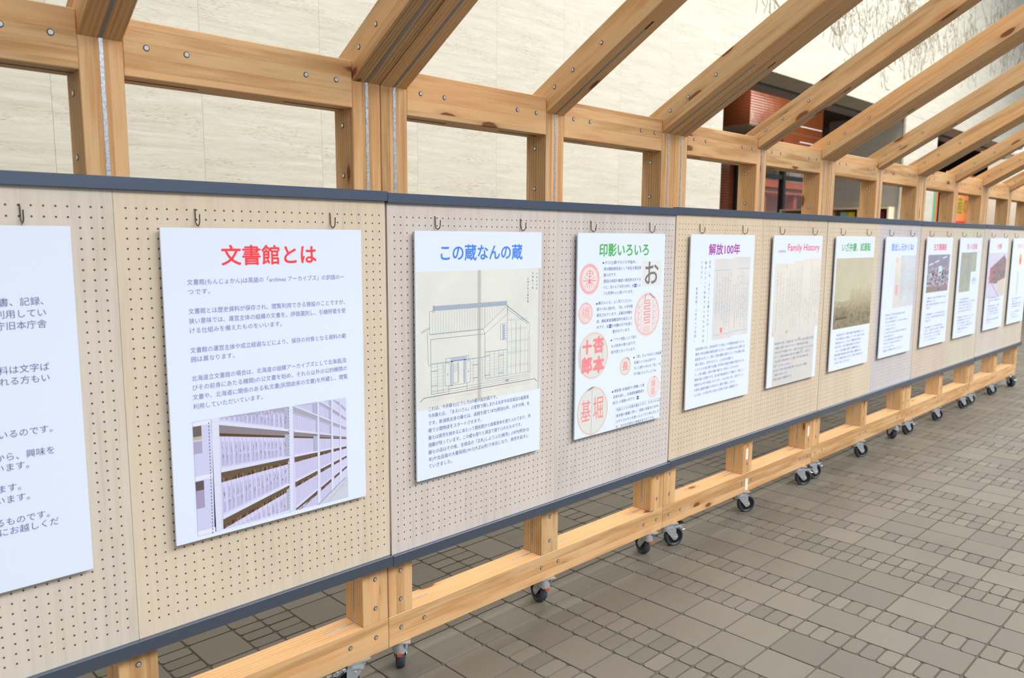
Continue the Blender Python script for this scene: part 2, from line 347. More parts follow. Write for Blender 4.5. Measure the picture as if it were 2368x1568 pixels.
# ------------------------------------------------------------------ things seen through the openings
bh = thing('tiled_bulkhead', 'brown glazed tile bulkhead with cream underside hanging inside the first opening', 'bulkhead', (11.8, 5, 1.97))
box_obj('tile_face', (0, 2.85, 0, .05, 0, .64), M['glazed'], bh); box_obj('side_face', (-.001, .05, .05, 3.2, 0, .64), M['glazed'], bh)
box_obj('underside', (.02, 2.85, .02, 3.2, -.012, 0), flat((214, 208, 190), .7), bh); box_obj('lower_panel', (1.25, 2.85, .0, .05, -.55, -.012), M['glazed'], bh)
for z in (.13, -.16): box_obj('light_strip', (1.9, 2.8, -.012, 0, z, z+.016), flat((222, 226, 230), .4), bh)
gw = thing('tiled_column', 'reddish brown glazed column against the stone jamb left of the dark mullions', 'column', (10.8, 5, F))
box_obj('shaft', (-1.6, .56, 0, .4, 0, 2.85), M['glazed'], gw, .01); box_obj('base', (-1.62, .58, -.02, .42, 0, .12), flat((60, 50, 44), .5), gw)
gf = thing('glazed_screen', 'dark steel framed window screen behind the timber posts', 'window screen', (11.4, 4.98, F))
for x0 in (-.06, 1.60, 3.4): box_obj('mullion', (x0, x0+.09, -.05, .05, 0, 2.95), flat((46, 46, 42), .4, .4), gf)
box_obj('transom', (-.06, 3.5, -.03, .03, 2.62, 2.70), flat((46, 46, 42), .4, .4), gf)
box_obj('lower_rail', (-.06, 3.5, -.03, .03, .05, .12), flat((46, 46, 42), .4, .4), gf)
gm = N('window_glass'); tr_ = gm.n('ShaderNodeBsdfTransparent'); gl_ = gm.n('ShaderNodeBsdfGlossy'); gl_.inputs['Roughness'].default_value = .02; mx_ = gm.n('ShaderNodeMixShader'); mx_.inputs[0].default_value = .07
gm.l(tr_.outputs[0], mx_.inputs[1]); gm.l(gl_.outputs[0], mx_.inputs[2]); gm.l(mx_.outputs[0], gm.t.nodes['Material Output'].inputs['Surface'])
for x0 in (.03, 1.69): box_obj('pane', (x0, x0+1.57, -.004, .004, .12, 2.62), gm.m, gf)
ks = thing('orange_kiosk', 'bright orange shop counter with a stepped canopy behind the dark mullions', 'kiosk', (13.5, 5.9, F))
OR = flat((222, 104, 48), .4); box_obj('canopy', (-.35, 2.6, -.5, .9, 2.52, 2.66), OR, ks, .01); box_obj('canopy_moulding', (-.22, 2.5, -.4, .8, 2.42, 2.52), flat((240, 140, 90), .4), ks, .01)
for x0 in (0, 1.3, 2.3): box_obj('post', (x0, x0+.14, -.3, -.16, 0, 2.42), OR, ks)
box_obj('back_panel', (.2, 2.3, .5, .55, 0, 2.42), flat((232, 176, 140), .5), ks); box_obj('counter', (0, 2.4, -.32, .2, 0, 1.0), OR, ks, .01)
box_obj('white_display', (.75, 1.15, .40, .49, 1.2, 2.3), flat((214, 232, 230), .4), ks); box_obj('green_display', (1.17, 1.24, .40, .49, 1.2, 2.25), flat((110, 180, 130), .4), ks)
wd_ = thing('white_cabinet', 'pale grey cabinet on top of the orange kiosk canopy', 'cabinet', (14.4, 6.1, F+2.66)); box_obj('body', (-.6, 1.6, -.3, .3, 0, .34), flat((196, 200, 202), .5), wd_, .01)
for x0 in (-.1, .5, 1.1): box_obj('door_line', (x0, x0+.02, -.305, -.3, .01, .33), flat((120, 122, 124), .5), wd_)
PINE = flat((214, 186, 150), .5); sh = thing('brochure_shelf', 'low pine brochure shelf standing along the grey side of the stone pier', 'shelf', (11.8, 2.62, F))
box_obj('end_panel', (0, .24, -.04, -.015, 0, 2.03), flat((232, 208, 178), .5), sh)
box_obj('back_panel', (.222, .24, -.015, 1.75, 0, 2.0), flat((150, 120, 90), .6), sh)
for z in (2.0, 1.66, 1.32, .98, .64, .3, .06): box_obj('board', (0, .24, -.015, 1.75, z, z+.025), PINE, sh)
for y in (.42, .86, 1.3, 1.73): box_obj('divider', (0, .23, y, y+.02, .06, 2.0), PINE, sh)
for k, (y, c, dsc) in enumerate([(.04, (96, 34, 60), 'dark red brochure in the bay of the pine shelf nearest the pale end panel'), (.50, (196, 176, 40), 'yellow brochure in the second bay of the pine shelf'), (.62, (130, 170, 150), 'green brochure beside the yellow one on the pine shelf'), (.95, (120, 140, 190), 'blue brochure in the farther bay of the pine shelf'), (1.08, (120, 120, 120), 'grey brochure next to the blue one on the pine shelf')]):
    b = box_obj('brochure', (11.86, 11.90, 2.62+y, 2.62+y+(.30 if k == 0 else .11), F+1.686, F+1.96), flat(c, .4)); b['label'] = dsc; b['category'] = 'brochure'; b['group'] = 'brochures on the pine shelf'
bd = thing('hanging_banner', 'narrow green and orange banner beside the stone pier in the second opening', 'banner', (14.95, 2.98, F))
box_obj('panel', (0, .30, 0, .02, 1.55, 2.55), flat((112, 178, 134), .5), bd); box_obj('orange_stripe', (.22, .301, -.004, 0, 1.55, 2.42), flat((246, 120, 60), .5), bd); box_obj('orange_foot', (0, .22, -.004, 0, 1.55, 1.70), flat((246, 130, 80), .5), bd)
# ------------------------------------------------------------------ text
_fc = bpy.data.curves.new('type', 'FONT'); _fo = bpy.data.objects.new('type_setter', _fc); COL.objects.link(_fo)
def text_mesh(s, size, bold=0., width=None, res=3, italic=0.):
    """returns (verts, faces) of one line, origin at its left baseline, in x-z"""
    _fc.body = s; _fc.size = size; _fc.offset = bold*size; _fc.resolution_u = res; _fc.shear = italic; _fc.align_x = 'LEFT'; _fc.space_line = 1.0
    bpy.context.view_layer.update(); dg = bpy.context.evaluated_depsgraph_get()
    me = bpy.data.meshes.new_from_object(_fo.evaluated_get(dg)); n = len(me.vertices)
    if not n: return np.zeros((0, 3)), []
    v = np.empty(n*3); me.vertices.foreach_get('co', v); v = v.reshape(-1, 3); fs = [tuple(p.vertices) for p in me.polygons]; bpy.data.meshes.remove(me)
    w_ = v[:, 0].max()
    if width: v[:, 0] *= width/w_
    return np.stack([v[:, 0], np.zeros(n), v[:, 1]], 1), fs
class Print:
    """flat print on a poster: u to the right, v downwards from the top left corner; every colour is one material of the mesh"""
    def __init__(s): s.V, s.F, s.MI, s.mats = [], [], [], []
    def mi(s, mat):
        if mat not in s.mats: s.mats.append(mat)
        return s.mats.index(mat)
    def poly(s, pts, mat, lay=1):
        b = len(s.V); s.V += [(u, -.00012*lay, -v) for u, v in pts]; s.F.append(tuple(range(b, b+len(pts)))); s.MI.append(s.mi(mat))
    def rect(s, u0, v0, u1, v1, mat, lay=1): s.poly([(u0, v0), (u1, v0), (u1, v1), (u0, v1)], mat, lay)
    def line(s, a, b, w_, mat, lay=2):
        d = Vector((b[0]-a[0], b[1]-a[1]));
        if d.length == 0: return
        n = Vector((-d.y, d.x)).normalized()*w_/2; s.poly([(a[0]+n.x, a[1]+n.y), (b[0]+n.x, b[1]+n.y), (b[0]-n.x, b[1]-n.y), (a[0]-n.x, a[1]-n.y)], mat, lay)
    def pline(s, pts, w_, mat, lay=2):
        for a, b in zip(pts, pts[1:]): s.line(a, b, w_, mat, lay)
    def ell(s, c, ru, rv, mat, lay=1, n=36): s.poly([(c[0]+ru*math.cos(t*2*math.pi/n), c[1]+rv*math.sin(t*2*math.pi/n)) for t in range(n)], mat, lay)
    def ring(s, c, ru, rv, w_, mat, lay=2, n=36, a0=0, a1=2*math.pi):
        for t in range(n):
            p, q = a0+(a1-a0)*t/n, a0+(a1-a0)*(t+1)/n
            s.poly([(c[0]+(ru+k)*math.cos(a), c[1]+(rv+k)*math.sin(a)) for a, k in ((p, 0), (q, 0), (q, -w_), (p, -w_))], mat, lay)
    def text(s, t, u, v, size, mat, width=None, bold=0., lay=3, res=2, tall=1., right=False):
        if bold:
            k = bold*size; bold = 0.
            for q, (du, dv) in enumerate(((k, 0), (-k, 0), (0, k), (0, -k), (k*.7, k*.7), (-k*.7, k*.7), (k*.7, -k*.7), (-k*.7, -k*.7))): s.text(t, u+du, v+dv, size, mat, width, 0., lay+.08*(q+1), res, tall, right)
        ve, fs = text_mesh(t, size, 0., width, res)
        if not len(ve): return
        b = len(s.V); off = u-(ve[:, 0].max() if right else 0)
        s.V += [(p[0]+off, -.00012*lay, p[2]*tall-v) for p in ve]; s.F += [tuple(k+b for k in f) for f in fs]; s.MI += [s.mi(mat)]*len(fs)
    def vtext(s, t, u, v0, v1, size, mat, bold=0., lay=3):
        st = (v1-v0)/len(t)
        for i, ch in enumerate(t):
            if ch != ' ': s.text(ch, u, v0+st*(i+.85), size, mat, bold=bold, lay=lay, res=1)
    def build(s, name, parent):
        me = bpy.data.meshes.new(name); me.from_pydata(s.V, [], s.F)
        for q in s.mats: me.materials.append(q)
        me.polygons.foreach_set('material_index', s.MI); return link(name, me, None, parent)
INK, INK2 = M['ink'], M['ink2']
BT = .0158
def body(p, lines, u0, v0, pitch, full, ink=INK, size=BT, nfull=None, bold=0.0):
    bold = 0.
    nfull = nfull or max(len(t) for t in lines)
    for i, t in enumerate(lines):
        if t: p.text(t, u0, v0+pitch*i, size, ink, width=full*min(1, (len(t)-.35)/nfull) if len(t) < nfull-1 else full, bold=bold, res=1)
def scribble(p, u0, v0, u1, v1, ncol, mat, seed, size=.011, red=None):
    """columns of brushed handwriting: short strokes one below the other"""
    r = random.Random(seed); cw = (u1-u0)/ncol
    for c in range(ncol):
        u = u0+cw*(c+.5); a = v0+r.random()**2*(v1-v0)*.25; b = v1-r.random()**2*(v1-v0)*.35; v = a
        while v < b:
            h = size*r.uniform(.6, 1.1)
            for _ in range(3):
                x0, y0 = u+r.uniform(-.4, .4)*size*.7, v+r.uniform(0, 1)*h; p.line((x0, y0), (x0+r.uniform(-.5, .5)*size*.8, y0+r.uniform(-.1, .5)*size*.8), r.uniform(.0008, .0019), mat, 3)
            v += h*1.25
posters = []
PX = [-0.796, 0, .797, 1.598, 2.4, 3.2, 3.99, 4.78, 5.59, 6.38, 7.225, 8.01]
DESC = ['white poster of blue text cut off by the left edge of the photo', 'white poster with red title and a printed photo of white archive shelves', 'white poster with blue title and a line drawing of a tiled storehouse',
        'white poster with green title and many pink oval seal stamps', 'white poster with purple title and a blue-ruled handwritten letter', 'white poster with the pink English title Family History',
        'white poster with green title above a sepia landscape picture', 'white poster with blue title beside a grey manuscript with a red seal', 'white poster with red title above a photo of a full classroom',
        'white poster with red title, grey-green picture and small white inset', 'white poster with short red title and a slanting picture of a brick building', 'farthest white poster with pale pink title, cut off by the right edge']
WHOSE = ['the text-only poster at the left edge', 'the red-titled archive shelves poster', 'the blue-titled storehouse poster', 'the green-titled seal stamp poster', 'the purple-titled poster', 'the Family History poster',
         'the sepia landscape poster', 'the blue-titled manuscript poster', 'the classroom photo poster', 'the grey-green picture poster', 'the brick building poster', 'the farthest poster at the right edge']
for i, x0 in enumerate(PX):
    p = thing('poster', DESC[i], 'poster', (x0, 0, 0)); p['group'] = 'posters hanging on the pegboards'; posters.append(p)
    link('board', box_mesh(0, .594, 0, .007, -.841, 0, .0006), M['board'], p)
    bm = bmesh.new()
    for hx in (.10, .498):
        for k in range(14):
            a, b = k*2*math.pi/14, (k+1)*2*math.pi/14; P0 = Vector((hx, .006+.009*math.cos(a)*.4, .002+.007*math.sin(a))); P1 = Vector((hx, .006+.009*math.cos(b)*.4, .002+.007*math.sin(b)))
            d = P1-P0; cyl(bm, .0007, d.length*1.2, Matrix.Translation((P0+P1)/2) @ d.to_track_quat('Z', 'Y').to_matrix().to_4x4(), 5)
    link('hanging_loop', fin(bm, 'loops'), M['brass'], p)
# poster 0 ----------------------------------------------------------
t = Print()
for s_, u, v in [('昔の人が作成し、今に残る文書、記録、', .528, .1786), ('行政のための資料を利用してい', .531, .2056), ('ます。赤れんが、道庁旧本庁舎', .531, .2318), ('ここにある昔の資料は文字ば', .530, .3321), ('かりと思い敬遠を持たれる方もい', .529, .3580),
                 ('これらをご紹介しているのです。', .527, .4794), ('たくさんある資料の中から、興味を', .528, .5315), ('持っていただけると考えています。', .474, .5560), ('展示はお楽しみになります。', .4547, .6043), ('皆さまをお待ちしています。', .4706, .6309), ('どなたでも利用できるものです。', .508, .6830), ('どうぞお気軽にお越しくだ', .526, .7059)]:
    t.text(s_, u, v, .0205, INK2, res=2, right=True)
t.build('body_text', posters[0])
# poster 1 ----------------------------------------------------------
RED, BLUE, GREEN, PURP, PINK = flat((246, 60, 66), .5), flat((66, 134, 246), .5), flat((70, 176, 74), .5), flat((170, 60, 170), .5), flat((240, 70, 110), .5)
t = Print(); t.text('文書館とは', .154, .0935, .0575, RED, width=.284, bold=.019, res=4); t.build('title_text', posters[1])
t = Print()
for s_, v, wd in [('文書館(もんじょかん)は英語の「archives アーカイブズ」の訳語の一', .1465, .470), ('つです。', .1718, .060), ('文書館とは歴史資料が保存され、閲覧利用できる施設のことですが、', .2225, .470), ('狭い意味では、運営主体の組織の文書を、評価選別し、引継移管を受', .2485, .472),
                  ('ける仕組みを備えたものをいいます。', .2735, .262), ('文書館の運営主体や成立経過などにより、保存の対象となる資料の範', .3258, .472), ('囲は異なります。', .3500, .119), ('北海道立文書館の場合は、北海道の組織アーカイブズとして北海道(及', .4010, .472),
                  ('びその前身にあたる機関)の公文書を始め、それら以外の公的機関の', .4260, .472), ('文書や、北海道に関係のある私文書(民間由来の文書)を所蔵し、閲覧', .4515, .474), ('利用していただいています。', .4770, .196)]:
    t.text(s_, .061, v, .0163, INK, width=wd, res=2)
t.build('body_text', posters[1])
def shelf_photo():
    t = Print(); W0, B1, LAV, GR, BR, BR2, FL = flat((216, 222, 246), .4), flat((208, 208, 244), .4), flat((180, 180, 214), .4), flat((150, 146, 160), .4), flat((92, 68, 50), .4), flat((60, 44, 36), .4), flat((200, 206, 222), .4)
    u0, u1, v0, v1 = .0575, .528, .511, .828
    t.rect(u0, v0, u1, v1, B1, 1); VU, VV = .64, .665
    def cl(v): return min(max(v, v0), v1)
    def at(L, u): return VV+L*(VU-u)
    LV = [-1.04, -.783, -.523, -.262, 0, .262, .54, .82]
    def strip(ua, ub, La, Lb, mat, lay):
        pts = [(ua, cl(at(La, ua))), (ub, cl(at(La, ub))), (ub, cl(at(Lb, ub))), (ua, cl(at(Lb, ua)))]
        if abs(pts[0][1]-pts[3][1])+abs(pts[1][1]-pts[2][1]) > 1e-4: t.poly(pts, mat, lay)
    r = random.Random(5)
    for ua, ub in ((.1285, .3387), (.349, .4285), (.4335, .475), (.480, .504), (.508, .5255)):
        for j, L in enumerate(LV[:-1]):
            n = LV[j+1]; g = .075 if L < -.3 else .062 if L < -.1 else .055
            strip(ua, ub, L, L+g, flat((170, 168, 186), .4) if L < -.3 else (flat((140, 132, 140), .4) if L < -.1 else flat((104, 84, 66), .4)), 2)
            strip(ua, ub, L+g*.72, L+g, BR if L >= -.3 else LAV, 3)
            if L >= -.05:
                for q in range(int((ub-ua)/.004)):
                    uu = ua+q*.004; strip(uu, uu+.003, L+g*r.uniform(.5, .9), L+g, flat(r.choice([(120, 96, 70), (70, 50, 40), (146, 124, 96)]), .4), 4)
            uu = ua+.004*r.random(); ue = ub-.02*(ub-ua)/.1*r.random()-.002
            if ub-ua > .03:
                wmax = (.013 if ua < .2 else .0045)
                while uu < ue:
                    strip(uu, uu+.0007, L+g, n-.03, LAV, 4)
                    if ua < .2:
                        strip(uu+.002, uu+.0085, L+g+.03, n-.105, flat((196, 192, 226), .4), 4); strip(uu+.002, uu+.0085, n-.095, n-.035, flat((184, 182, 222), .4), 4)
                        for q in range(4): a = uu+.0025+r.random()*.004; b_ = L+g+.04+r.random()*.08; strip(a, a+.001, b_, b_+.02, flat((150, 140, 190), .4), 5)
                    uu += wmax*r.uniform(.8, 1.15)*(1 if ua < .2 else 1)
                strip(max(ue, ub-.018), ub, L+g*.5, n-.02, flat((176, 178, 206), .4), 5)
            strip(ua, ub, n-.022, n, W0, 6)
    for a, b in ((.1055, .1285), (.3335, .3487), (.4270, .4335), (.4740, .480), (.503, .508)):
        t.poly([(a+(.003 if a < .2 else .002), v0), (b, v0), (b-(.005 if a < .2 else .009 if a < .35 else .004), v1), (a-(.002 if a < .2 else .006), v1)], W0, 7)
    t.rect(u0, v0, .1075, v1, flat((202, 206, 240), .4), 7)
    for q in range(34):
        v = v0+.008+q*.0093; t.rect(.0995-.00008*q, v, .1015-.00008*q, v+.0045, BR2, 8); v_ = v0+.004+q*.0093; t.rect(.3350-.00018*q, v_, .3362-.00018*q, v_+.0040, flat((90, 84, 110), .4), 8)
    for va, vb, c in ((.513, .524, (226, 232, 250)), (.5245, .553, (110, 96, 96)), (.553, .562, (190, 176, 150)), (.566, .60, (170, 166, 200)), (.662, .674, (226, 232, 250)), (.676, .702, (96, 84, 84)), (.702, .752, (164, 156, 190)), (.815, .828, (226, 232, 250))):
        t.rect(u0, va, .080 if c != (226, 232, 250) else .1055, vb, flat(c, .4), 8)
    t.poly([(.4215, v1), (.5135, .771), (u1, .762), (u1, v1)], FL, 8); t.line((.4225, v1), (.521, .763), .0016, flat((120, 120, 140), .4), 9); t.line((.455, v1), (.523, .772), .0009, flat((150, 150, 170), .4), 9)
    t.line((.505, .790), (.528, .787), .0007, flat((160, 160, 176), .4), 9)
    t.build('printed_photo', posters[1])
shelf_photo()
# poster 2 ----------------------------------------------------------
t = Print(); t.text('この蔵なんの蔵', .098, .0935, .0575, BLUE, width=.393, bold=.019, res=4); t.build('title_text', posters[2])
t = Print()
for s_, v, wd in [('これは、今井藤七(とうしち)の蔵の設計図です。', .6035, .318), ('今井藤七は、「まるいさん」の愛称で親しまれる丸井今井百貨店の創業者', .6275, .484), ('です。新潟県出身の藤七は、函館を経て1872(明治5)年、24才の時、札', .653, .489), ('幌で小間物店をスタートさせます。', .678, .242),
                  ('藤七は商売を始めるにあたって開拓使から商業資本を借り入れており、拝', .7035, .494), ('借願が残っています。この蔵も借りた資金で建てられたものです。', .7285, .447), ('藤七の店はその後、全商品の「正札(しようふだ)販売」(1879(明治12)', .754, .486), ('年)や女店員の大量採用(1917(大正6)年)で有名になり、商売を拡大し', .779, .484), ('ていきました。', .803, .104)]:
    t.text(s_, .048, v, .0163, INK2, width=wd, res=2)
t.build('body_text', posters[2])
def house():
    t = Print(); PAP = photo_mat('old_paper_print', [(.3, lin((214, 218, 214))), (.7, lin((228, 230, 224)))], 5); t.rect(.003, .1335, .591, .5975, PAP, 1)
    for k in range(8): t.rect(.270+.001*k, .134, .2885-.001*k, .5975, flat((206-3*k, 206-3*k, 204-3*k), .5), 2+.15*k)
    t.rect(.578, .134, .591, .5975, flat((196, 198, 204), .5), 2)
    A = flat((140, 158, 178), .5); B = flat((176, 190, 204), .5); K = flat((70, 76, 84), .5)
    P = lambda pts, w_=.0013, m=A: t.pline(pts, w_, m, 4)
    t.poly([(.074, .2497), (.4144, .2497), (.4144, .2645), (.074, .2645)], flat((168, 182, 200), .5), 3)
    for v in (.2497, .2535, .2575, .2610, .2645): P([(.074, v), (.4144, v)], .0009)
    P([(.0574, .3429), (.0574, .2665), (.074, .2645)]); P([(.072, .248), (.072, .27), (.077, .27), (.077, .248), (.072, .248)])
    P([(.0574, .3429), (.2978, .3430), (.4167, .2640), (.4167, .2960), (.3063, .3611), (.2978, .3430)]); P([(.0617, .3603), (.3063, .3611)], .0018)
    for k in range(21): u = .0700+k*.0118; P([(u, .2645), (u, min(.343, .343))], .0006, B)
    for k in range(9): u = .306+k*.0118; P([(u, .2645), (u, .343-(u-.298)*.664)], .0006, B)
    for k in range(26): u = .0595+k*.0092; t.ring((u+.004, .3425), .0046, .0035, .0008, A, 4, 6, 0, math.pi)
    P([(.4167, .2679), (.5299, .3387)], .003); P([(.4167, .278), (.5240, .3430)]); P([(.4167, .2679), (.4167, .5240)])
    P([(.0214, .3332), (.0584, .3192)], .0018); P([(.0230, .3375), (.0584, .3235)]); P([(.048, .333), (.050, .43), (.053, .448), (.0625, .4485)])
    P([(.0617, .3603), (.0629, .5481)], .0016); P([(.3063, .3611), (.3067, .5237)], .0016)
    t.rect(.0629, .4430, .3067, .4462, flat((160, 174, 196), .5), 4); t.rect(.3067, .4262, .4157, .4290, flat((160, 174, 196), .5), 4)
    for k in range(9): v = .4560+k*.0115; P([(.0629, v), (.1258, v)], .0006, B); P([(.2293, v), (.3067, v)], .0006, B)
    for k in range(9): v = .4390+k*.0108; P([(.3067, v), (.4157, v)], .0006, B)
    for u in (.090, .114, .250, .274, .294, .330, .352, .374, .396): P([(u, .446 if u < .3 else .429), (u, .548 if u < .12 else .533 if u < .3 else .524)], .0009)
    for a, b, v in ((.063, .090, .470), (.063, .090, .520), (.250, .274, .468), (.250, .274, .515), (.306, .330, .442), (.306, .330, .512), (.374, .398, .446), (.374, .396, .512)): P([(a, v), (b, v)], .0022)
    t.rect(.1487, .4330, .2210, .4440, flat((176, 186, 214), .5), 4)
    t.rect(.1487, .4440, .1565, .5300, flat((176, 186, 214), .5), 4); t.rect(.2080, .4440, .2150, .5270, flat((176, 186, 214), .5), 4)
    P([(.1258, .4323), (.1258, .4480)]); P([(.1258, .4323), (.2293, .4307), (.2293, .443)])
    for a, b in ((.1230, .1460), (.2180, .2380)):
        P([(a, .452), (a, .524), (a+.004, .528), (b-.004, .528), (b, .524), (b, .452), (b-.004, .448), (a+.004, .448), (a, .452)], .0012); t.ell(((a+b)/2, .488), .0022, .003, A, 5, 8)
    P([(.1600, .45), (.1600, .522), (.180, .522), (.180, .45)]); P([(.183, .448), (.183, .522)]); P([(.2060, .448), (.2060, .522)])
    for k in range(5): v = .456+k*.006; P([(.162, v), (.178, v)], .0009)
    for u in (.4380, .4600, .4620, .4830, .4850, .5080, .5240, .5270): P([(u, .30+(u-.4167)*.6), (u, .5240)], .0008, B)
    for v in (.318, .322, .352, .356, .398, .402, .440, .444, .490, .494): P([(.4167, v), (.5270, v)], .0008, B)
    P([(.5330, .34), (.5360, .53)], .0006, K)
    P([(.3820, .3350), (.3820, .3860), (.3860, .3900), (.4154, .3900)]); P([(.3820, .3350), (.3860, .3310), (.4154, .3310)]); t.rect(.3920, .335, .4040, .389, flat((166, 178, 208), .5), 4)
    for k in range(6): v = .340+k*.009; P([(.404, v), (.4154, v)], .0012)
    for v in (.5240, .5330, .5400, .5481): P([(.3067 if v < .54 else .0629, v), (.5371, v)], .0010)
    P([(.1380, .5560), (.1380, .5290), (.2220, .5290), (.2220, .5560)], .0014); P([(.138, .540), (.222, .540)])
    t.rect(.410, .541, .423, .546, flat((130, 140, 176), .5), 5)
    P([(.0150, .5685), (.0318, .5564), (.5639, .5556), (.5763, .5682)], .0016, K)
    PK = flat((226, 204, 210), .5)
    P([(.0629, .5580), (.5371, .5570)], .0007, PK); P([(.0629, .5700), (.5371, .5690)], .0007, PK)
    for k in range(44): u = .0629+k*.0108; P([(u, .558), (u, .570)], .0006, PK)
    for q, (u, tx, va, vb) in enumerate(((.570, '今井氏所有', .146, .215), (.548, '右側面之図', .143, .212), (.523, '札幌市街土蔵新築', .165, .262))): t.vtext(tx, u-.005, va, vb, .0085, flat((90, 100, 110), .5))
    t.build('drawing_print', posters[2])
house()
# poster 3 ----------------------------------------------------------
t = Print(); t.text('印影いろいろ', .131, .0900, .0570, GREEN, width=.339, bold=.019, res=4); t.build('title_text', posters[3])
t = Print()
for s_, u, v, wd in [('タコ?土偶?それとも宇宙人?', .1700, .1265, .210), ('実は開拓使長官として有名な黒田清', .164, .1525, .255), ('隆の印です。', .164, .1775, .085), ('黒田は承認や確認の意思表示をする', .164, .2030, .255), ('のに、左のような印のほか、右➡のよ', .163, .2280, .256), ('うな花押もよく用いています。', .163, .2535, .205),
                     ('橋さん?いえ、よく見てください、', .133, .2920, .231), ('周りの丸い部分を。「村」の字が図', .124, .3175, .241), ('案化されています。正解は村橋久', .124, .3425, .241), ('成、開拓使麦酒醸造所を設立した', .124, .3680, .241), ('人です。右➡も村橋の印で久成と', .125, .3925, .241), ('書かれています。', .230, .4180, .125),
                     ('「アツシ判官」として知ら', .2330, .4535, .166), ('れる松本十郎の印です。', .2245, .4800, .172), ('松が杏となっています。', .2245, .5060, .172), ('「長」さん?ではなく長谷部', .3950, .5430, .195), ('辰連という人の印です。', .388, .5690, .165), ('きっと周りの人には「長」一文', .388, .5940, .201), ('字で通じたのでしょうね。', .387, .6195, .170),
                     ('開拓使~北海道庁に奉職した後', .252, .6770, .216), ('官吏を辞し、北海道炭礦鉄道を', .246, .7030, .221), ('設立した堀基の印です。➡', .244, .7285, .185), ('今回ハンコの写真を集めてみて、大きいものは', .269, .7635, .322), ('意見書や願書に使い、決裁の承認などは中~', .269, .7890, .318), ('小サイズのものを使ったようだと考えました', .269, .8145, .316), ('が、まだまだ研究の余地がありそうです。', .269, .8385, .282)]:
    t.text(s_, u, v, .0155, INK2, width=wd, res=1)
for u, v in ((.155, .1215), (.119, .2885), (.220, .4490), (.380, .5395), (.236, .6730)):
    t.poly([(u, v-.002), (u+.006, v-.002), (u+.006, v-.005), (u+.011, v), (u+.006, v+.005), (u+.006, v+.002), (u, v+.002)], flat((30, 26, 60), .5), 3)
t.pline([(.266, .7478), (.5925, .7478), (.5925, .838)], .0008, flat((120, 130, 180), .5)); t.line((.2665, .7478), (.2665, .838), .0006, flat((190, 200, 220), .5))
t.build('body_text', posters[3])
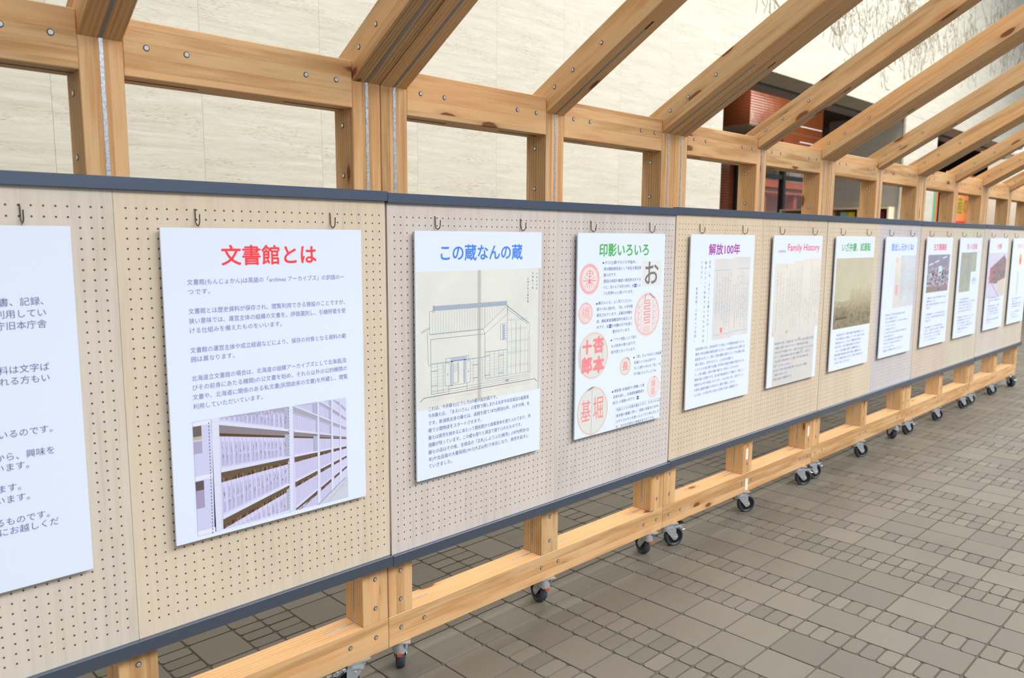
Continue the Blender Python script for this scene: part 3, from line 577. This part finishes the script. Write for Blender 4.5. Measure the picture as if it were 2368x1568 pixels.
def stamps():
    t = Print(); RS = flat((250, 138, 146), .5); RL = flat((240, 170, 176), .5); B0 = flat((226, 220, 222), .5); B2 = flat((216, 220, 216), .5)
    t.rect(.4277, .1167, .5715, .2289, flat((222, 224, 228), .5), 1); t.text('お', .438, .215, .115, flat((120, 118, 124), .5), bold=.012, res=4)
    t.ell((.0755, .185), .0655, .0665, B0); t.ring((.0755, .185), .060, .060, .004, RS); t.ring((.0755, .185), .052, .053, .003, RS)
    t.ring((.0755, .163), .022, .0125, .0025, RS, 3); t.line((.0755, .148), (.0755, .226), .003, RS, 3); t.line((.036, .192), (.115, .192), .0035, RS, 3); t.line((.053, .163), (.098, .163), .002, RS, 3)
    for k, dx in enumerate((-.028, -.014, .014, .028)): t.pline([(.0755, .196), (.0755+dx*.8, .206), (.0755+dx, .226-abs(dx)*.3)], .0022, RS, 3)
    t.ring((.0755, .172), .034, .016, .0022, RS, 3, 14, .15, math.pi-.15)
    t.ell((.0545, .3232), .0465, .0468, B0); t.ring((.0545, .3232), .042, .042, .003, RS); t.ring((.0545, .3232), .033, .034, .0015, RL); t.text('橋', .028, .3425, .054, RL, bold=.0, res=2)
    t.ell((.4735, .3548), .0965, .1000, B0); t.ring((.4735, .3548), .089, .092, .005, RL)
    for k in range(9):
        v = .292+k*.0125; t.line((.452, v), (.492, v-.001), .0042, RS, 3)
        if k < 8: (t.line((.492, v), (.492, v+.0125), .0042, RS, 3) if k % 2 else t.line((.452, v), (.452, v+.0125), .0042, RS, 3))
    for k in range(6): t.line((.447+k*.009, .405), (.447+k*.009, .438), .002, RL, 3)
    for sgn in (-1, 1):
        for k in range(5): t.ring((.4735+sgn*(.055), .305+k*.026), .014, .018, .0022, RL if k % 2 else flat((206, 190, 214), .5), 3, 12, 0, math.pi*1.4)
    t.pline([(.462, .262), (.452, .285)], .004, flat((160, 140, 156), .5), 4); t.pline([(.487, .260), (.512, .278), (.526, .284)], .005, flat((150, 140, 160), .5), 4)
    t.ell((.1085, .502), .0985, .1000, B2); t.ring((.1085, .502), .092, .094, .0018, RS)
    t.text('十', .038, .486, .060, RS, bold=.055, res=2); t.text('杏', .105, .486, .072, RS, bold=.045, res=2); t.text('郎', .032, .566, .072, RS, bold=.045, res=2); t.text('本', .108, .570, .072, RS, bold=.05, res=2)
    t.line((.026, .455), (.028, .545), .003, flat((150, 180, 222), .5), 4); t.line((.172, .425), (.166, .56), .002, flat((176, 196, 226), .5), 4)
    t.ell((.3250, .5710), .0405, .0420, B2); t.ring((.3250, .5710), .036, .037, .002, RS); t.text('長', .3040, .5860, .042, RS, bold=.012, res=2)
    t.poly([(.334, .5305), (.346, .534), (.358, .547), (.348, .546)], flat((170, 166, 160), .5), 4)
    t.ell((.1110, .736), .1010, .1045, B2); t.ring((.1110, .736), .096, .099, .0018, RS)
    t.text('基', .034, .768, .066, RS, bold=.0, res=2, tall=1.5); t.text('堀', .112, .768, .072, RS, bold=.0, res=2, tall=1.5)
    t.line((.107, .633), (.103, .840), .0012, flat((150, 180, 222), .5), 4); t.poly([(.066, .6485), (.098, .634), (.124, .6335), (.092, .645)], flat((150, 140, 128), .5), 4)
    t.ell((.5360, .6885), .0490, .0510, B0); t.ring((.5360, .6885), .045, .047, .0015, RL); t.text('堀', .5170, .6860, .036, RL, bold=.01, res=2); t.text('基', .5170, .7220, .036, RL, bold=.01, res=2); t.ell((.5440, .6440), .006, .005, RS, 3, 10)
    t.build('seal_prints', posters[3])
stamps()
# poster 4 ----------------------------------------------------------
t = Print(); t.text('解放100年', .155, .0925, .0570, PURP, width=.292, bold=.020, res=3); t.build('title_text', posters[4])
t = Print()
body(t, ['有島武郎の父は、狩太村(現ニセコ町)にて小作農場を経営しました。', '最初の貸付出願は相続名義でなされ、1908(明治41)年に武郎に名', '義変更されました。翌年、武郎は農業に成功したとして付与願を北海', '道庁に提出し、許可されました。上の右が付与願です。', 'このような土地に関する出願・許可等の記録が文書館で保存されてお',
          'り、土地の履歴、当時の家族の様子などを知ることができます。', '農場を継いだ武郎ですが、若い頃の欧米留学などで触れた「共生」の', '理想が心の中で次第に大きくなり、1922(大正11)年、共有すること', 'を条件に農場を無償で小作人たちに譲渡「解放」しました。', '上の左は、その時の考えを述べた武郎の文章(一部抜粋)です。'], .072, .5565, .0253, .466, INK, nfull=32, bold=.008)
t.vtext('空気、水、土のごとき類のものは', .162, .121, .445, .0170, INK2); t.line((.172, .455), (.174, .525), .001, INK2); t.vtext('個人によって私有するべきものではあ', .126, .121, .524, .0165, INK2); t.vtext('りません。', .091, .121, .235, .0165, INK); t.vtext('有島武郎「小作人への告別」', .055, .246, .515, .0165, INK)
t.build('body_text', posters[4])
t = Print(); PP = photo_mat('letter_paper_print', [(.3, lin((206, 208, 212))), (.7, lin((224, 222, 220)))], 4); t.rect(.213, .1175, .392, .520, PP, 1); t.rect(.392, .1115, .558, .512, PP, 1.3)
BL = flat((150, 196, 226), .5); t.line((.214, .1746), (.375, .1735), .0028, BL); t.line((.430, .1705), (.556, .1705), .0028, BL); t.line((.220, .4969), (.392, .4945), .0028, BL); t.line((.395, .490), (.556, .488), .0028, BL)
IK = flat((104, 104, 112), .5); scribble(t, .228, .185, .385, .485, 6, IK, 1, .010); scribble(t, .392, .178, .550, .480, 8, IK, 2, .009)
t.rect(.288, .462, .306, .4875, flat((244, 130, 130), .5), 4); t.rect(.418, .42, .423, .47, flat((240, 170, 170), .5), 4); t.rect(.285, .496, .33, .508, flat((238, 206, 206), .5), 4); t.build('letter_print', posters[4])
# poster 5 ----------------------------------------------------------
t = Print(); t.text('Family History', .160, .0845, .0560, PINK, width=.398, bold=.006, res=3); t.text('それぞれの', .054, .0930, .0165, PURP, width=.086, bold=.01); t.build('title_text', posters[5])
t = Print(); PB = photo_mat('scroll_paper_print', [(.3, lin((206, 206, 204))), (.7, lin((226, 224, 218)))], 4, grad=(-.84, -.1, .6))
t.rect(.027, .1556, .252, .556, PB, 1); t.rect(.252, .1406, .372, .548, PB, 1.2); t.rect(.372, .1293, .590, .532, PB, 1.4); t.rect(.054, .532, .552, .838, PB, .8)
for u in (.352, .468): t.line((u, .15), (u-.004, .52), .0022, flat((166, 166, 170), .5), 2)
SK = flat((100, 98, 104), .5); scribble(t, .05, .20, .15, .53, 3, SK, 4, .013); scribble(t, .165, .19, .345, .52, 6, SK, 5, .011); scribble(t, .375, .36, .46, .50, 4, SK, 6, .010); scribble(t, .48, .17, .585, .48, 4, SK, 7, .012)
t.rect(.155, .158, .168, .18, flat((240, 196, 196), .5), 3); t.rect(.03, .53, .045, .55, flat((240, 180, 180), .5), 3)
for c in ((.20, .54), (.36, .59), (.31, .70), (.40, .66)): t.ell(c, .018, .010, flat((196, 186, 172), .5), 2, 10)
t.build('scroll_print', posters[5])
t = Print(); body(t, ['明治時代の初め、北海道へ渡ってきた人々の名前や家族の記録が', '文書館には数多く残されています。戸籍や移住者の名簿、', '土地の払下げの書類などから、祖先の足どりをたどることができ', 'ます。この文書は開拓使へ提出された願書の写しで、移住した', '一家の名前と年齢が書かれています。何代も前の家族の姿が', '見えてくるかもしれません。', '皆さまもご自分の家族の歴史を調べてみませんか。職員が', 'ご相談をお受けします。', '(写真は当館の所蔵資料です)'], .066, .6045, .0253, .484, INK, nfull=30, bold=.006); t.build('body_text', posters[5])
# poster 6 ----------------------------------------------------------
t = Print(); t.text('いざ弁慶、試運転', .078, .0890, .0560, GREEN, width=.448, bold=.014, res=3); t.build('title_text', posters[6])
SEP = photo_mat('sepia_landscape_print', [(.2, lin((120, 110, 92))), (.36, lin((158, 148, 124))), (.55, lin((186, 177, 150))), (.75, lin((204, 200, 178)))], 26, (1, 1, 1.4), 7, grad=(-.50, -.30, .55))
SK2 = photo_mat('sepia_sky_print', [(.3, lin((190, 184, 160))), (.7, lin((200, 198, 176)))], 3)
t = Print(); t.rect(.016, .136, .592, .577, SEP, 1); t.poly([(.016, .136), (.592, .136), (.592, .300), (.50, .302), (.42, .31), (.36, .298), (.28, .335), (.15, .352), (.016, .360)], SK2, 2)
t.rect(.024, .348, .245, .572, SEP, 3); t.poly([(.024, .348), (.245, .348), (.245, .40), (.15, .41), (.024, .40)], SK2, 4)
for k in range(9): t.line((.06+.017*k, .44+.004*(k % 3)), (.062+.017*k, .52), .004, flat((110, 98, 78), .5), 5)
t.line((.04, .515), (.22, .51), .008, flat((104, 92, 72), .5), 5); t.build('landscape_print', posters[6])
t = Print(); body(t, [' 1880(明治13)年、北海道で最初の鉄道が開通しました。', '手宮と札幌を結ぶこの鉄道には、アメリカから輸入された機', '関車が使われました。これはその試運転の様子を描いた', '絵の写真です。大勢の見物人が線路のまわりに集まって', 'います。左下は試運転の準備をする機関車の姿です。', '線路の敷設や車両の購入に関する記録は、開拓使の公文', '書として文書館に保存されており、当時の工事の進みぐあ', 'いを詳しく知ることができます。'], .070, .6235, .0253, .442, INK, nfull=27, bold=.012); t.build('body_text', posters[6])
# poster 7 ----------------------------------------------------------
t = Print(); t.text('差出し元かくね?', .100, .0920, .0560, BLUE, width=.430, bold=.008, res=2); t.build('title_text', posters[7])
t = Print(); t.rect(.190, .1433, .300, .501, PB, 1); t.rect(.30, .132, .594, .499, photo_mat('grey_manuscript_print', [(.3, lin((196, 204, 214))), (.7, lin((214, 222, 230)))], 4), 1.2)
scribble(t, .21, .22, .29, .48, 2, SK, 8, .010); scribble(t, .32, .19, .585, .46, 8, SK, 9, .014); t.rect(.232, .336, .268, .41, flat((244, 170, 170), .5), 4); t.rect(.215, .146, .245, .18, flat((240, 200, 204), .5), 4)
scribble(t, .09, .16, .17, .36, 2, INK, 10, .010); scribble(t, .02, .42, .08, .50, 2, INK, 12, .008); t.build('manuscript_print', posters[7])
t = Print(); body(t, ['明治の初め、手紙や文書には差出人の名前を', '書かない習慣がありました。', 'かわりに印や花押を記して、だれのものかが分かる', 'ようになっていました。', '上の文書もそのひとつで、', 'よく見ると赤い印の中に差出人の名が読めます。', 'あなたは読めますか。', 'ほかにも所蔵の資料には多くの謎の差出人が', '残されていて、研究をする人の楽しみの', 'ひとつになっています。', '閲覧室でぜひ実物をご覧になってください。'], .080, .549, .0253, .425, INK, nfull=23, bold=.006); t.build('body_text', posters[7])
# poster 8 ----------------------------------------------------------
DR = flat((226, 92, 116), .5); t = Print(); t.text('古文書講座', .147, .0945, .0560, DR, width=.300, bold=.012, res=2); t.build('title_text', posters[8])
CR = photo_mat('classroom_print', [(.30, lin((84, 80, 92))), (.45, lin((140, 138, 150))), (.58, lin((188, 186, 204))), (.70, lin((168, 130, 130)))], 40, (1, 1, 1), 5)
t = Print(); t.rect(.046, .133, .545, .422, CR, 1); t.rect(.046, .133, .545, .225, photo_mat('classroom_ceiling_print', [(.3, lin((138, 140, 158))), (.7, lin((156, 158, 178)))], 6), 2); t.rect(.046, .38, .545, .422, flat((150, 136, 128), .5), 2)
for u, v in ((.07, .205), (.20, .185), (.38, .155)): t.poly([(u, v), (u+.10, v-.012), (u+.10, v), (u, v+.012)], flat((206, 214, 238), .5), 3)
t.rect(.30, .222, .37, .295, flat((196, 226, 250), .5), 3); r = random.Random(9)
for k in range(60):
    c = r.choice([(60, 56, 70), (40, 40, 52), (210, 210, 230), (190, 196, 226), (170, 80, 84)]); t.ell((r.uniform(.055, .535), r.uniform(.27, .375)), .010, .0085, flat(c, .5), 3+.01*k, 8)
t.ell((.33, .40), .02, .012, flat((90, 110, 220), .5), 4, 8); t.build('classroom_photo_print', posters[8])
t = Print(); body(t, ['文書館では、初めて古文書を読む方のために', '講座を開いています。', '毎回、所蔵する資料を教材として使いながら、', '読みます。', '', '入門の講座では、くずし字の読み方の基本から', 'はじめて、江戸時代や明治の手紙や日記など', 'を読みます。', '', '中級の講座では、少し長い文章に取り組み', 'ながら、その時代の人々の暮らしや出来事を', '学びます。毎年たくさんの方に参加して', 'いただいています。くわしくは、当館の', 'ホームページをご覧ください。'], .082, .472, .0253, .455, INK, nfull=21, size=.0165); t.build('body_text', posters[8])
# poster 9 ----------------------------------------------------------
t = Print(); t.text('色いろ恐竜', .178, .0925, .0520, DR, width=.284, bold=.008, res=2); t.build('title_text', posters[9])
GG = photo_mat('grey_green_print', [(.3, lin((158, 162, 156))), (.7, lin((180, 184, 176)))], 9)
t = Print(); t.rect(.048, .122, .340, .454, GG, 1); t.rect(.340, .1195, .476, .288, GG, 1); t.line((.25, .122), (.25, .454), .004, flat((140, 144, 136), .5), 2); t.rect(.343, .289, .528, .468, flat((216, 230, 250), .5), 1)
t.poly([(.37, .36), (.44, .33), (.51, .36), (.51, .37), (.37, .37)], flat((180, 200, 226), .5), 2); t.rect(.39, .37, .49, .40, flat((200, 214, 236), .5), 2); t.build('picture_print', posters[9])
t = Print(); body(t, ['これは古い書類の表紙です。', '開拓使の時代の役人たちが、いろいろな紙や', '色のインクを使って作成したもので、', '今も色あせることなく残されています。', '書かれた時代が分かる手がかりです。', '', '当時は紙がとても大切だったので、一枚の', '紙の裏側まで使われているものもあり、', 'めずらしい記録がたくさん含まれて', 'います。ほかにも多くの資料があります。', 'ぜひ閲覧室で実物をご覧になって', 'みてください。'], .086, .522, .0253, .43, INK, nfull=20, size=.0165); t.build('body_text', posters[9])
# poster 10 ----------------------------------------------------------
t = Print(); t.text('分館', .232, .0945, .0540, DR, width=.146, bold=.012, res=2); t.build('title_text', posters[10])
t = Print(); t.rect(.0, .134, .580, .545, photo_mat('snow_sky_print', [(.3, lin((190, 206, 236))), (.5, lin((214, 206, 230))), (.7, lin((196, 222, 246)))], 5), 1)
BK = photo_mat('brick_building_print', [(.35, lin((118, 100, 104))), (.5, lin((150, 132, 136))), (.65, lin((178, 150, 150)))], 34)
t.poly([(.08, .27), (.50, .155), (.578, .20), (.578, .40), (.25, .42), (.06, .40)], BK, 2); t.poly([(.06, .27), (.12, .26), (.14, .38), (.06, .42)], flat((196, 122, 124), .5), 3)
t.poly([(.33, .40), (.578, .37), (.578, .53), (.40, .545)], flat((206, 200, 192), .5), 3); t.line((.01, .345), (.39, .54), .005, flat((120, 100, 116), .5), 4); t.build('building_print', posters[10])
t = Print(); body(t, ['赤れんがの建物で親しまれている', '旧本庁舎の中に、文書館の展示があり', 'ます。', '重要文化財の建物とともに、北海道の', '歴史を伝える資料をご覧いただけ', 'ます。入館は無料で、年末年始を', 'のぞいてどなたでもご利用いただけ', 'ます。', '現在は改修のため、仮の施設で業務を', '行っています。', ''], .086, .553, .0253, .44, INK, nfull=19, size=.0165); t.build('body_text', posters[10])
# poster 11 ----------------------------------------------------------
t = Print(); t.text('やまびこ便り', .155, .0925, .0500, flat((244, 150, 176), .5), width=.33, bold=.012, res=2); t.build('title_text', posters[11])
t = Print(); t.rect(.21, .131, .50, .318, flat((222, 226, 222), .5), 1); t.ell((.30, .20), .05, .05, flat((196, 180, 150), .5), 2, 12); t.ell((.30, .225), .04, .035, flat((220, 130, 120), .5), 3, 12); t.rect(.22, .32, .30, .56, flat((206, 212, 214), .5), 1); t.build('picture_print', posters[11])
t = Print(); body(t, ['毎月一回、文書館からのお知らせを', 'お届けしています。', '所蔵資料の紹介や展示のご案内など', 'さまざまな話題をのせています。', '', 'バックナンバーは当館の受付で', 'お配りしています。', 'どうぞお持ち帰りください。'], .12, .6, .0265, .42, INK, nfull=18, size=.0165); t.build('body_text', posters[11])
# big orange notice board seen through the second opening
nb = thing('notice_board', 'orange notice board with green and brown lettering far behind the right end posts', 'notice board', (19.1, 4.0, F))
box_obj('panel', (0, 5.0, 0, .04, 1.2, 3.1), flat((232, 140, 88), .5), nb); t = Print()
for s_, u, v, sz, c in (('作物', .85, -2.62, .30, (150, 70, 40)), ('産の', .80, -2.20, .42, (110, 140, 40)), ('ほ', 3.7, -2.30, .36, (110, 140, 60)), ('い秋', 3.5, -2.02, .26, (150, 90, 50)), ('里', 1.6, -2.24, .34, (110, 140, 40))): t.text(s_, u, v, sz, flat(c, .5), bold=.02)
t.rect(.2, -1.98, .5, -1.86, flat((90, 80, 180), .5)); t.rect(.7, -1.98, 1.5, -1.86, flat((226, 50, 50), .5)); t.rect(4.1, -2.82, 4.3, -2.74, flat((120, 160, 200), .5))
t.build('lettering', nb).location = (0, -.004, 0)
COL.objects.unlink(_fo); bpy.data.objects.remove(_fo)
# ------------------------------------------------------------------ peg hooks
def tube(pts, r, seg=8):
    bm = bmesh.new(); rings = []
    for i, p in enumerate(pts):
        d = (pts[min(i+1, len(pts)-1)]-pts[max(i-1, 0)]).normalized(); q = Vector((1, 0, 0)); b = d.cross(q).normalized()
        rings.append([bm.verts.new(p+(q*math.cos(a)+b*math.sin(a))*r) for a in [2*math.pi*k/seg for k in range(seg)]])
    for A, B in zip(rings, rings[1:]):
        for k in range(seg): bm.faces.new((A[k], A[(k+1) % seg], B[(k+1) % seg], B[k]))
    bm.faces.new(rings[0]); bm.faces.new(rings[-1][::-1]); return fin(bm, 'hook', True)
hp = [Vector((0, .030, .0015)), Vector((0, .0215, .0015)), Vector((0, .0175, -.001)), Vector((0, .0168, -.006)), Vector((0, .0165, -.026))]
for k in range(1, 10): a = math.pi*k/9; hp.append(Vector((0, .0035+.013*math.cos(a), -.028-.0135*math.sin(a))))
hp += [Vector((0, -.0097, -.018)), Vector((0, -.0112, -.012))]
hook_me = tube(hp, .0016)
for i, x0 in enumerate(PX):
    for k, dx in enumerate((.098, .4985)):
        h = link('wire_hook', hook_me, M['wire'], loc=(x0+dx, 0, .0475))
        h['category'] = 'hook'; h['group'] = 'wire hooks carrying the posters'; h['label'] = '%s bent wire hook carrying %s' % (('left', 'right')[k], WHOSE[i])
# ------------------------------------------------------------------ rolling timber frames
YF, D = .04, .105          # front face of the timber and its depth
YC = YF+D/2
bolt_bm = bmesh.new()
cyl(bolt_bm, .0078, .001, Matrix.Rotation(math.pi/2, 4, 'X'), 14, mi=1); cyl(bolt_bm, .0058, .0022, Matrix.Translation((0, -.0006, 0)) @ Matrix.Rotation(math.pi/2, 4, 'X'), 12, mi=0)
bolt_me = fin(bolt_bm, 'bolt'); bolt_me.materials.append(M['zinc']); bolt_me.materials.append(flat((66, 48, 34), .8))
def bolt(parent, world, normal='-y'):
    """a bolt head; world point on the face, parented to a member"""
    o = link('bolt', bolt_me, None, parent)
    rot = Matrix.Identity(4) if normal == '-y' else Matrix.Rotation(-math.pi/2, 4, 'Z')
    pm = Matrix.Translation(parent.location) @ parent.rotation_euler.to_matrix().to_4x4()
    o.matrix_local = pm.inverted() @ Matrix.Translation(Vector(world)-PO) @ rot
PO = Vector((0, 0, 0))
def wheel_mesh():
    bm = bmesh.new(); prof = [(.030, -.013), (.0385, -.0145), (.0385, -.016), (.0470, -.0155), (.0495, -.011), (.0500, 0), (.0495, .011), (.0470, .0155), (.0385, .016), (.0385, .0145), (.030, .013)]; n = 32; R = []
    for k in range(n):
        a = 2*math.pi*k/n; R.append([bm.verts.new((r*math.cos(a), y, r*math.sin(a))) for r, y in prof])
    for k in range(n):
        for j in range(len(prof)-1):
            f = bm.faces.new((R[k][j], R[k][j+1], R[(k+1) % n][j+1], R[(k+1) % n][j])); f.smooth = True; f.material_index = 0 if 2 <= j <= 7 else 1
    for s_, j in ((-1, 0), (1, -1)):
        f = bm.faces.new([R[k][j] for k in (range(n) if s_ < 0 else range(n-1, -1, -1))]); f.material_index = 1
    cyl(bm, .012, .036, Matrix.Rotation(math.pi/2, 4, 'X'), 16, mi=1)
    me = fin(bm, 'wheel'); me.materials.append(M['rubber']); me.materials.append(M['hub']); return me
def fork_mesh():
    bm = bmesh.new()
    for y in (-.0215, .0195):      # two cheeks, drawn in the plane of the wheel
        o2 = [(-.030, -.010), (-.031, -.022), (-.010, -.050), (.018, -.082), (.028, -.092), (.042, -.090), (.052, -.078), (.048, -.066), (.040, -.055), (.038, -.030), (.034, -.014), (.020, -.008)]
        a = [bm.verts.new((px, y, pz)) for px, pz in o2]; b = [bm.verts.new((px, y+.002, pz)) for px, pz in o2]; n = len(o2)
        bm.faces.new(a); bm.faces.new(b[::-1])
        for k in range(n): bm.faces.new((a[k], a[(k+1) % n], b[(k+1) % n], b[k]))
    n = 28; prev = None          # domed swivel head
    for r, z in ((.0330, -.028), (.0325, -.020), (.0300, -.016), (.0285, -.010), (.0230, -.0055), (.0200, -.0045), (.0200, -.0010)):
        c = [bm.verts.new((r*math.cos(2*math.pi*k/n)*1.12+.002, r*math.sin(2*math.pi*k/n)*.86, z-(.020 if z < -.025 else .008 if z < -.018 else 0)*max(0, -math.cos(2*math.pi*k/n)))) for k in range(n)]
        if prev:
            for k in range(n): f = bm.faces.new((prev[k], prev[(k+1) % n], c[(k+1) % n], c[k])); f.smooth = True
        prev = c
    bm.faces.new(prev)
    bx(bm, .030, .048, -.021, .021, -.030, -.026)
    for px, pz in ((.032, -.077), (.044, -.080), (.004, -.028), (.006, -.044)):
        cyl(bm, .0045, .047, Matrix.Translation((px, 0, pz)) @ Matrix.Rotation(math.pi/2, 4, 'X'), 10)
    return fin(bm, 'fork')
def brake_mesh():
    bm = bmesh.new()
    for y in (-.014, .012): 
        o2 = [(.030, -.020), (.060, -.018), (.082, -.026), (.086, -.036), (.070, -.040), (.050, -.036), (.036, -.034)]
        a = [bm.verts.new((px, y, pz)) for px, pz in o2]; b = [bm.verts.new((px, y+.002, pz)) for px, pz in o2]; n = len(o2); bm.faces.new(a); bm.faces.new(b[::-1])
        for k in range(n): bm.faces.new((a[k], a[(k+1) % n], b[(k+1) % n], b[k]))
    bx(bm, .060, .092, -.017, .017, -.020, -.017, 0, .001); bx(bm, .078, .096, -.016, .016, -.048, -.044, 0, .001); cyl(bm, .005, .036, Matrix.Translation((.066, 0, -.030)) @ Matrix.Rotation(math.pi/2, 4, 'X'), 10)
    return fin(bm, 'brake')
WM, FM, BM_ = wheel_mesh(), fork_mesh(), brake_mesh(); FM.materials.append(M['zinc']); BM_.materials.append(M['zinc'])
plate_me = box_mesh(-.042, .042, -.038, .038, -.004, 0); pedal_me = box_mesh(.062, .094, -.018, .018, -.0165, -.012, .001)
def caster(parent, x, deg, brake):
    c = link('caster', plate_me, M['zinc'], parent, Vector((x, YC-.018, -1.418))-PO, (0, 0, math.radians(deg)))
    link('fork', FM, None, c); link('wheel', WM, None, c, (.037, 0, -.127+.0504))
    if brake: link('brake', BM_, None, c); link('pedal', pedal_me, flat((40, 30, 30), .5), c)
    else:
        link('thread_guard', box_mesh(-.0385, -.034, -.009, .009, -.052, -.041), flat((190, 84, 48), .5), c)
UDESC = ['timber display frame on castors cut by the left edge, holding the two nearest posters', 'timber display frame on castors holding the storehouse and seal stamp posters', 'timber display frame on castors holding the purple-titled and Family History posters',
         'timber display frame on castors holding the sepia landscape and manuscript posters', 'timber display frame on castors holding the classroom and grey-green picture posters', 'farthest timber display frame on castors, last at the right end of the row']
PCOL = [(216, 208, 196), (220, 206, 186), (212, 204, 199), (210, 203, 201), (218, 201, 178), (216, 199, 178), (217, 203, 182), (204, 200, 204), (212, 197, 182), (208, 202, 186), (210, 202, 196), (210, 202, 188)]
CAST = {0: [(-.8, 160, 1), (-.1, -25, 0), (.585, 172, 1)], 1: [(.77, 52, 0), (1.5, 72, 0), (2.225, 66, 0)], 2: [(2.395, -22, 1), (3.1, -30, 0), (3.80, -35, 1)], 3: [(3.97, -18, 1), (4.7, -28, 0), (5.41, 50, 1)], 4: [(5.62, -20, 1), (6.3, -25, 0), (7.0, -30, 0)], 5: [(7.22, -20, 1), (7.9, -28, 0), (8.61, 230, 1)]}
RL = 2.62; ra = math.radians(30)
rdir = Vector((0, -math.cos(ra), math.sin(ra))); rnrm = Vector((0, math.sin(ra), math.cos(ra)))      # along and square to a rafter
RE = Matrix((rdir, Vector((1, 0, 0)), rdir.cross(Vector((1, 0, 0))))).transposed().to_euler()
for u in range(6):
    xa = -.9+1.6*u; xb = xa+1.6; ga = .0012 if u < 5 else .012; gb = .0012 if u != 4 else .010
    if u == 5: xa += .004
    dz = [0, -.004, .001, 0, -.002, 0][u]
    PO = Vector((xa+.8, YC, F)); root = thing('timber_display_frame', UDESC[u], 'display frame', PO, 'timber display frames in a row')
    L = lambda *p: Vector(p)-PO
    posts = [(xa+ga*.4+.051, 'end'), (xa+.8, 'mid'), (xb-gb*.4-.051, 'end')]
    base = timber('base_beam', xb-xa-ga*.5-gb*.5, D, .11, L((xa+xb)/2, YC, -1.363), (0, 0, 0), root)
    for k, (px, kind) in enumerate(posts):
        post = timber('upper_post', .448+.20, D, .100, L(px, YC, .448-.324), (0, math.pi/2, 0), root)
        leg = timber('leg', .33, D, .100, L(px, YC, -1.308+.165), (0, math.pi/2, 0), root)
        # mitred rafter: starts at the post's front top edge
        c0 = Vector((px, YF, .448)); mid = c0+rdir*(RL/2-.055)+rnrm*.0525
        rf = timber('rafter', RL+.0, .100, D, mid-PO, RE, root)
        # flitch plates
        box_obj('steel_plate', (px-.0045-PO.x, px+.0045-PO.x, YF-.0014-PO.y, YF+.02-PO.y, .10-PO.z, .4475-PO.z), M['galv'], root)
        pl_ = link('steel_plate', box_mesh(-.25, .23, -.0045, .0045, -.0008, .004), M['plate'], root, c0+rdir*.245-PO, RE)
        if kind == 'mid' or k == 0: link('plate_slot', box_mesh(-.02, .02, -.0045, .0045, -.0006, .004), M['dark'], root, c0+rdir*.494-PO, RE)  # raised dark strip, the slot's inner shade put into its colour
        for sx in (-1, 1): box_obj('steel_plate', (px+sx*.0500-.0008-PO.x, px+sx*.0500+.0008-PO.x, YC-.003-PO.y, YC+.003-PO.y, -1.307-PO.z, -1.05-PO.z), M['galv'], root)
        for sx in ((-1, 1) if kind == 'mid' else ((1,) if k == 0 else (-1,))):
            a, b = sorted((px+sx*.05, px+sx*.16)); box_obj('plate_slot', (a-PO.x, b-PO.x, YC-.0035-PO.y, YC+.0035-PO.y, -1.3085-PO.z, -1.3072-PO.z), M['galv'], root)
        for z in (.320, .168): bolt(post, (px-.0503, .098, z), '-x')
        for (yy, zz) in ((-.0, .5375), (-.09, .586), (-.222, .659)): bolt(rf, (px-.0503, yy, zz), '-x')
        for z in (-1.153, -1.255): bolt(leg, (px, YF-.0003, z))
        for bx_ in ((px-.048, px+.052) if kind == 'mid' else (px, px+(.10 if k == 0 else -.10))): bolt(base, (bx_, YF-.0003, -1.359))
    for (pa, pb) in ((posts[0][0], posts[1][0]), (posts[1][0], posts[2][0])):
        a, b = pa+.0502, pb-.0502
        hb = timber('head_beam', b-a, D, .138, L((a+b)/2, YC, .436), (0, 0, 0), root)
        for q in (a+.055, a+.154, b-.154, b-.055): bolt(hb, (q, YF-.0003, .4415))
        for q0, q1 in ((a, a+.20), (b-.20, b)): box_obj('plate_slot', (q0-PO.x, q1-PO.x, YC-.0045-PO.y, YC+.0045-PO.y, .3664-PO.z, .3674-PO.z), M['dark'], root)  # shade inside the open slots is put into the strips' dark colour
    for k in range(2):
        s0 = -.9+.8*(2*u+k)+(.0035 if (k == 0 and u) else .0006); s1 = -.9+.8*(2*u+k+1)-(.0035 if k == 1 else .0006)
        pm = box_mesh(0, s1-s0, 0, .014, -1.172, 0); pn = link('peg_panel', pm, M['peg'], root, L(s0, .020+(.0006 if k else 0), .090+dz)); pn.color = lin(PCOL[2*u+k])
    tr = box_obj('top_trim', (xa+ga*.4-PO.x, xb-gb*.4-PO.x, .008-PO.y, .0395-PO.y, .0905+dz-PO.z, .1215+dz-PO.z), M['trim'], root, .001)
    box_obj('bottom_trim', (xa+ga*.4-PO.x, xb-gb*.4-PO.x, .006-PO.y, .0395-PO.y, -1.111+dz-PO.z, -1.074+dz-PO.z), M['trim'], root, .001)
    for cx, dg, br in CAST[u]: caster(root, cx, dg, br)
    if u == 2:
        for q in ((3.09, -1.20, .012, .03), (3.10, -1.375, .014, .032), (3.84, -1.20, .012, .03)): box_obj('tape_label', (q[0]-q[2]-PO.x, q[0]+q[2]-PO.x, YF-.001-PO.y, YF-PO.y, q[1]-q[3]-PO.z, q[1]+q[3]-PO.z), flat((236, 232, 220), .5), root, label='small white paper label on the timber')
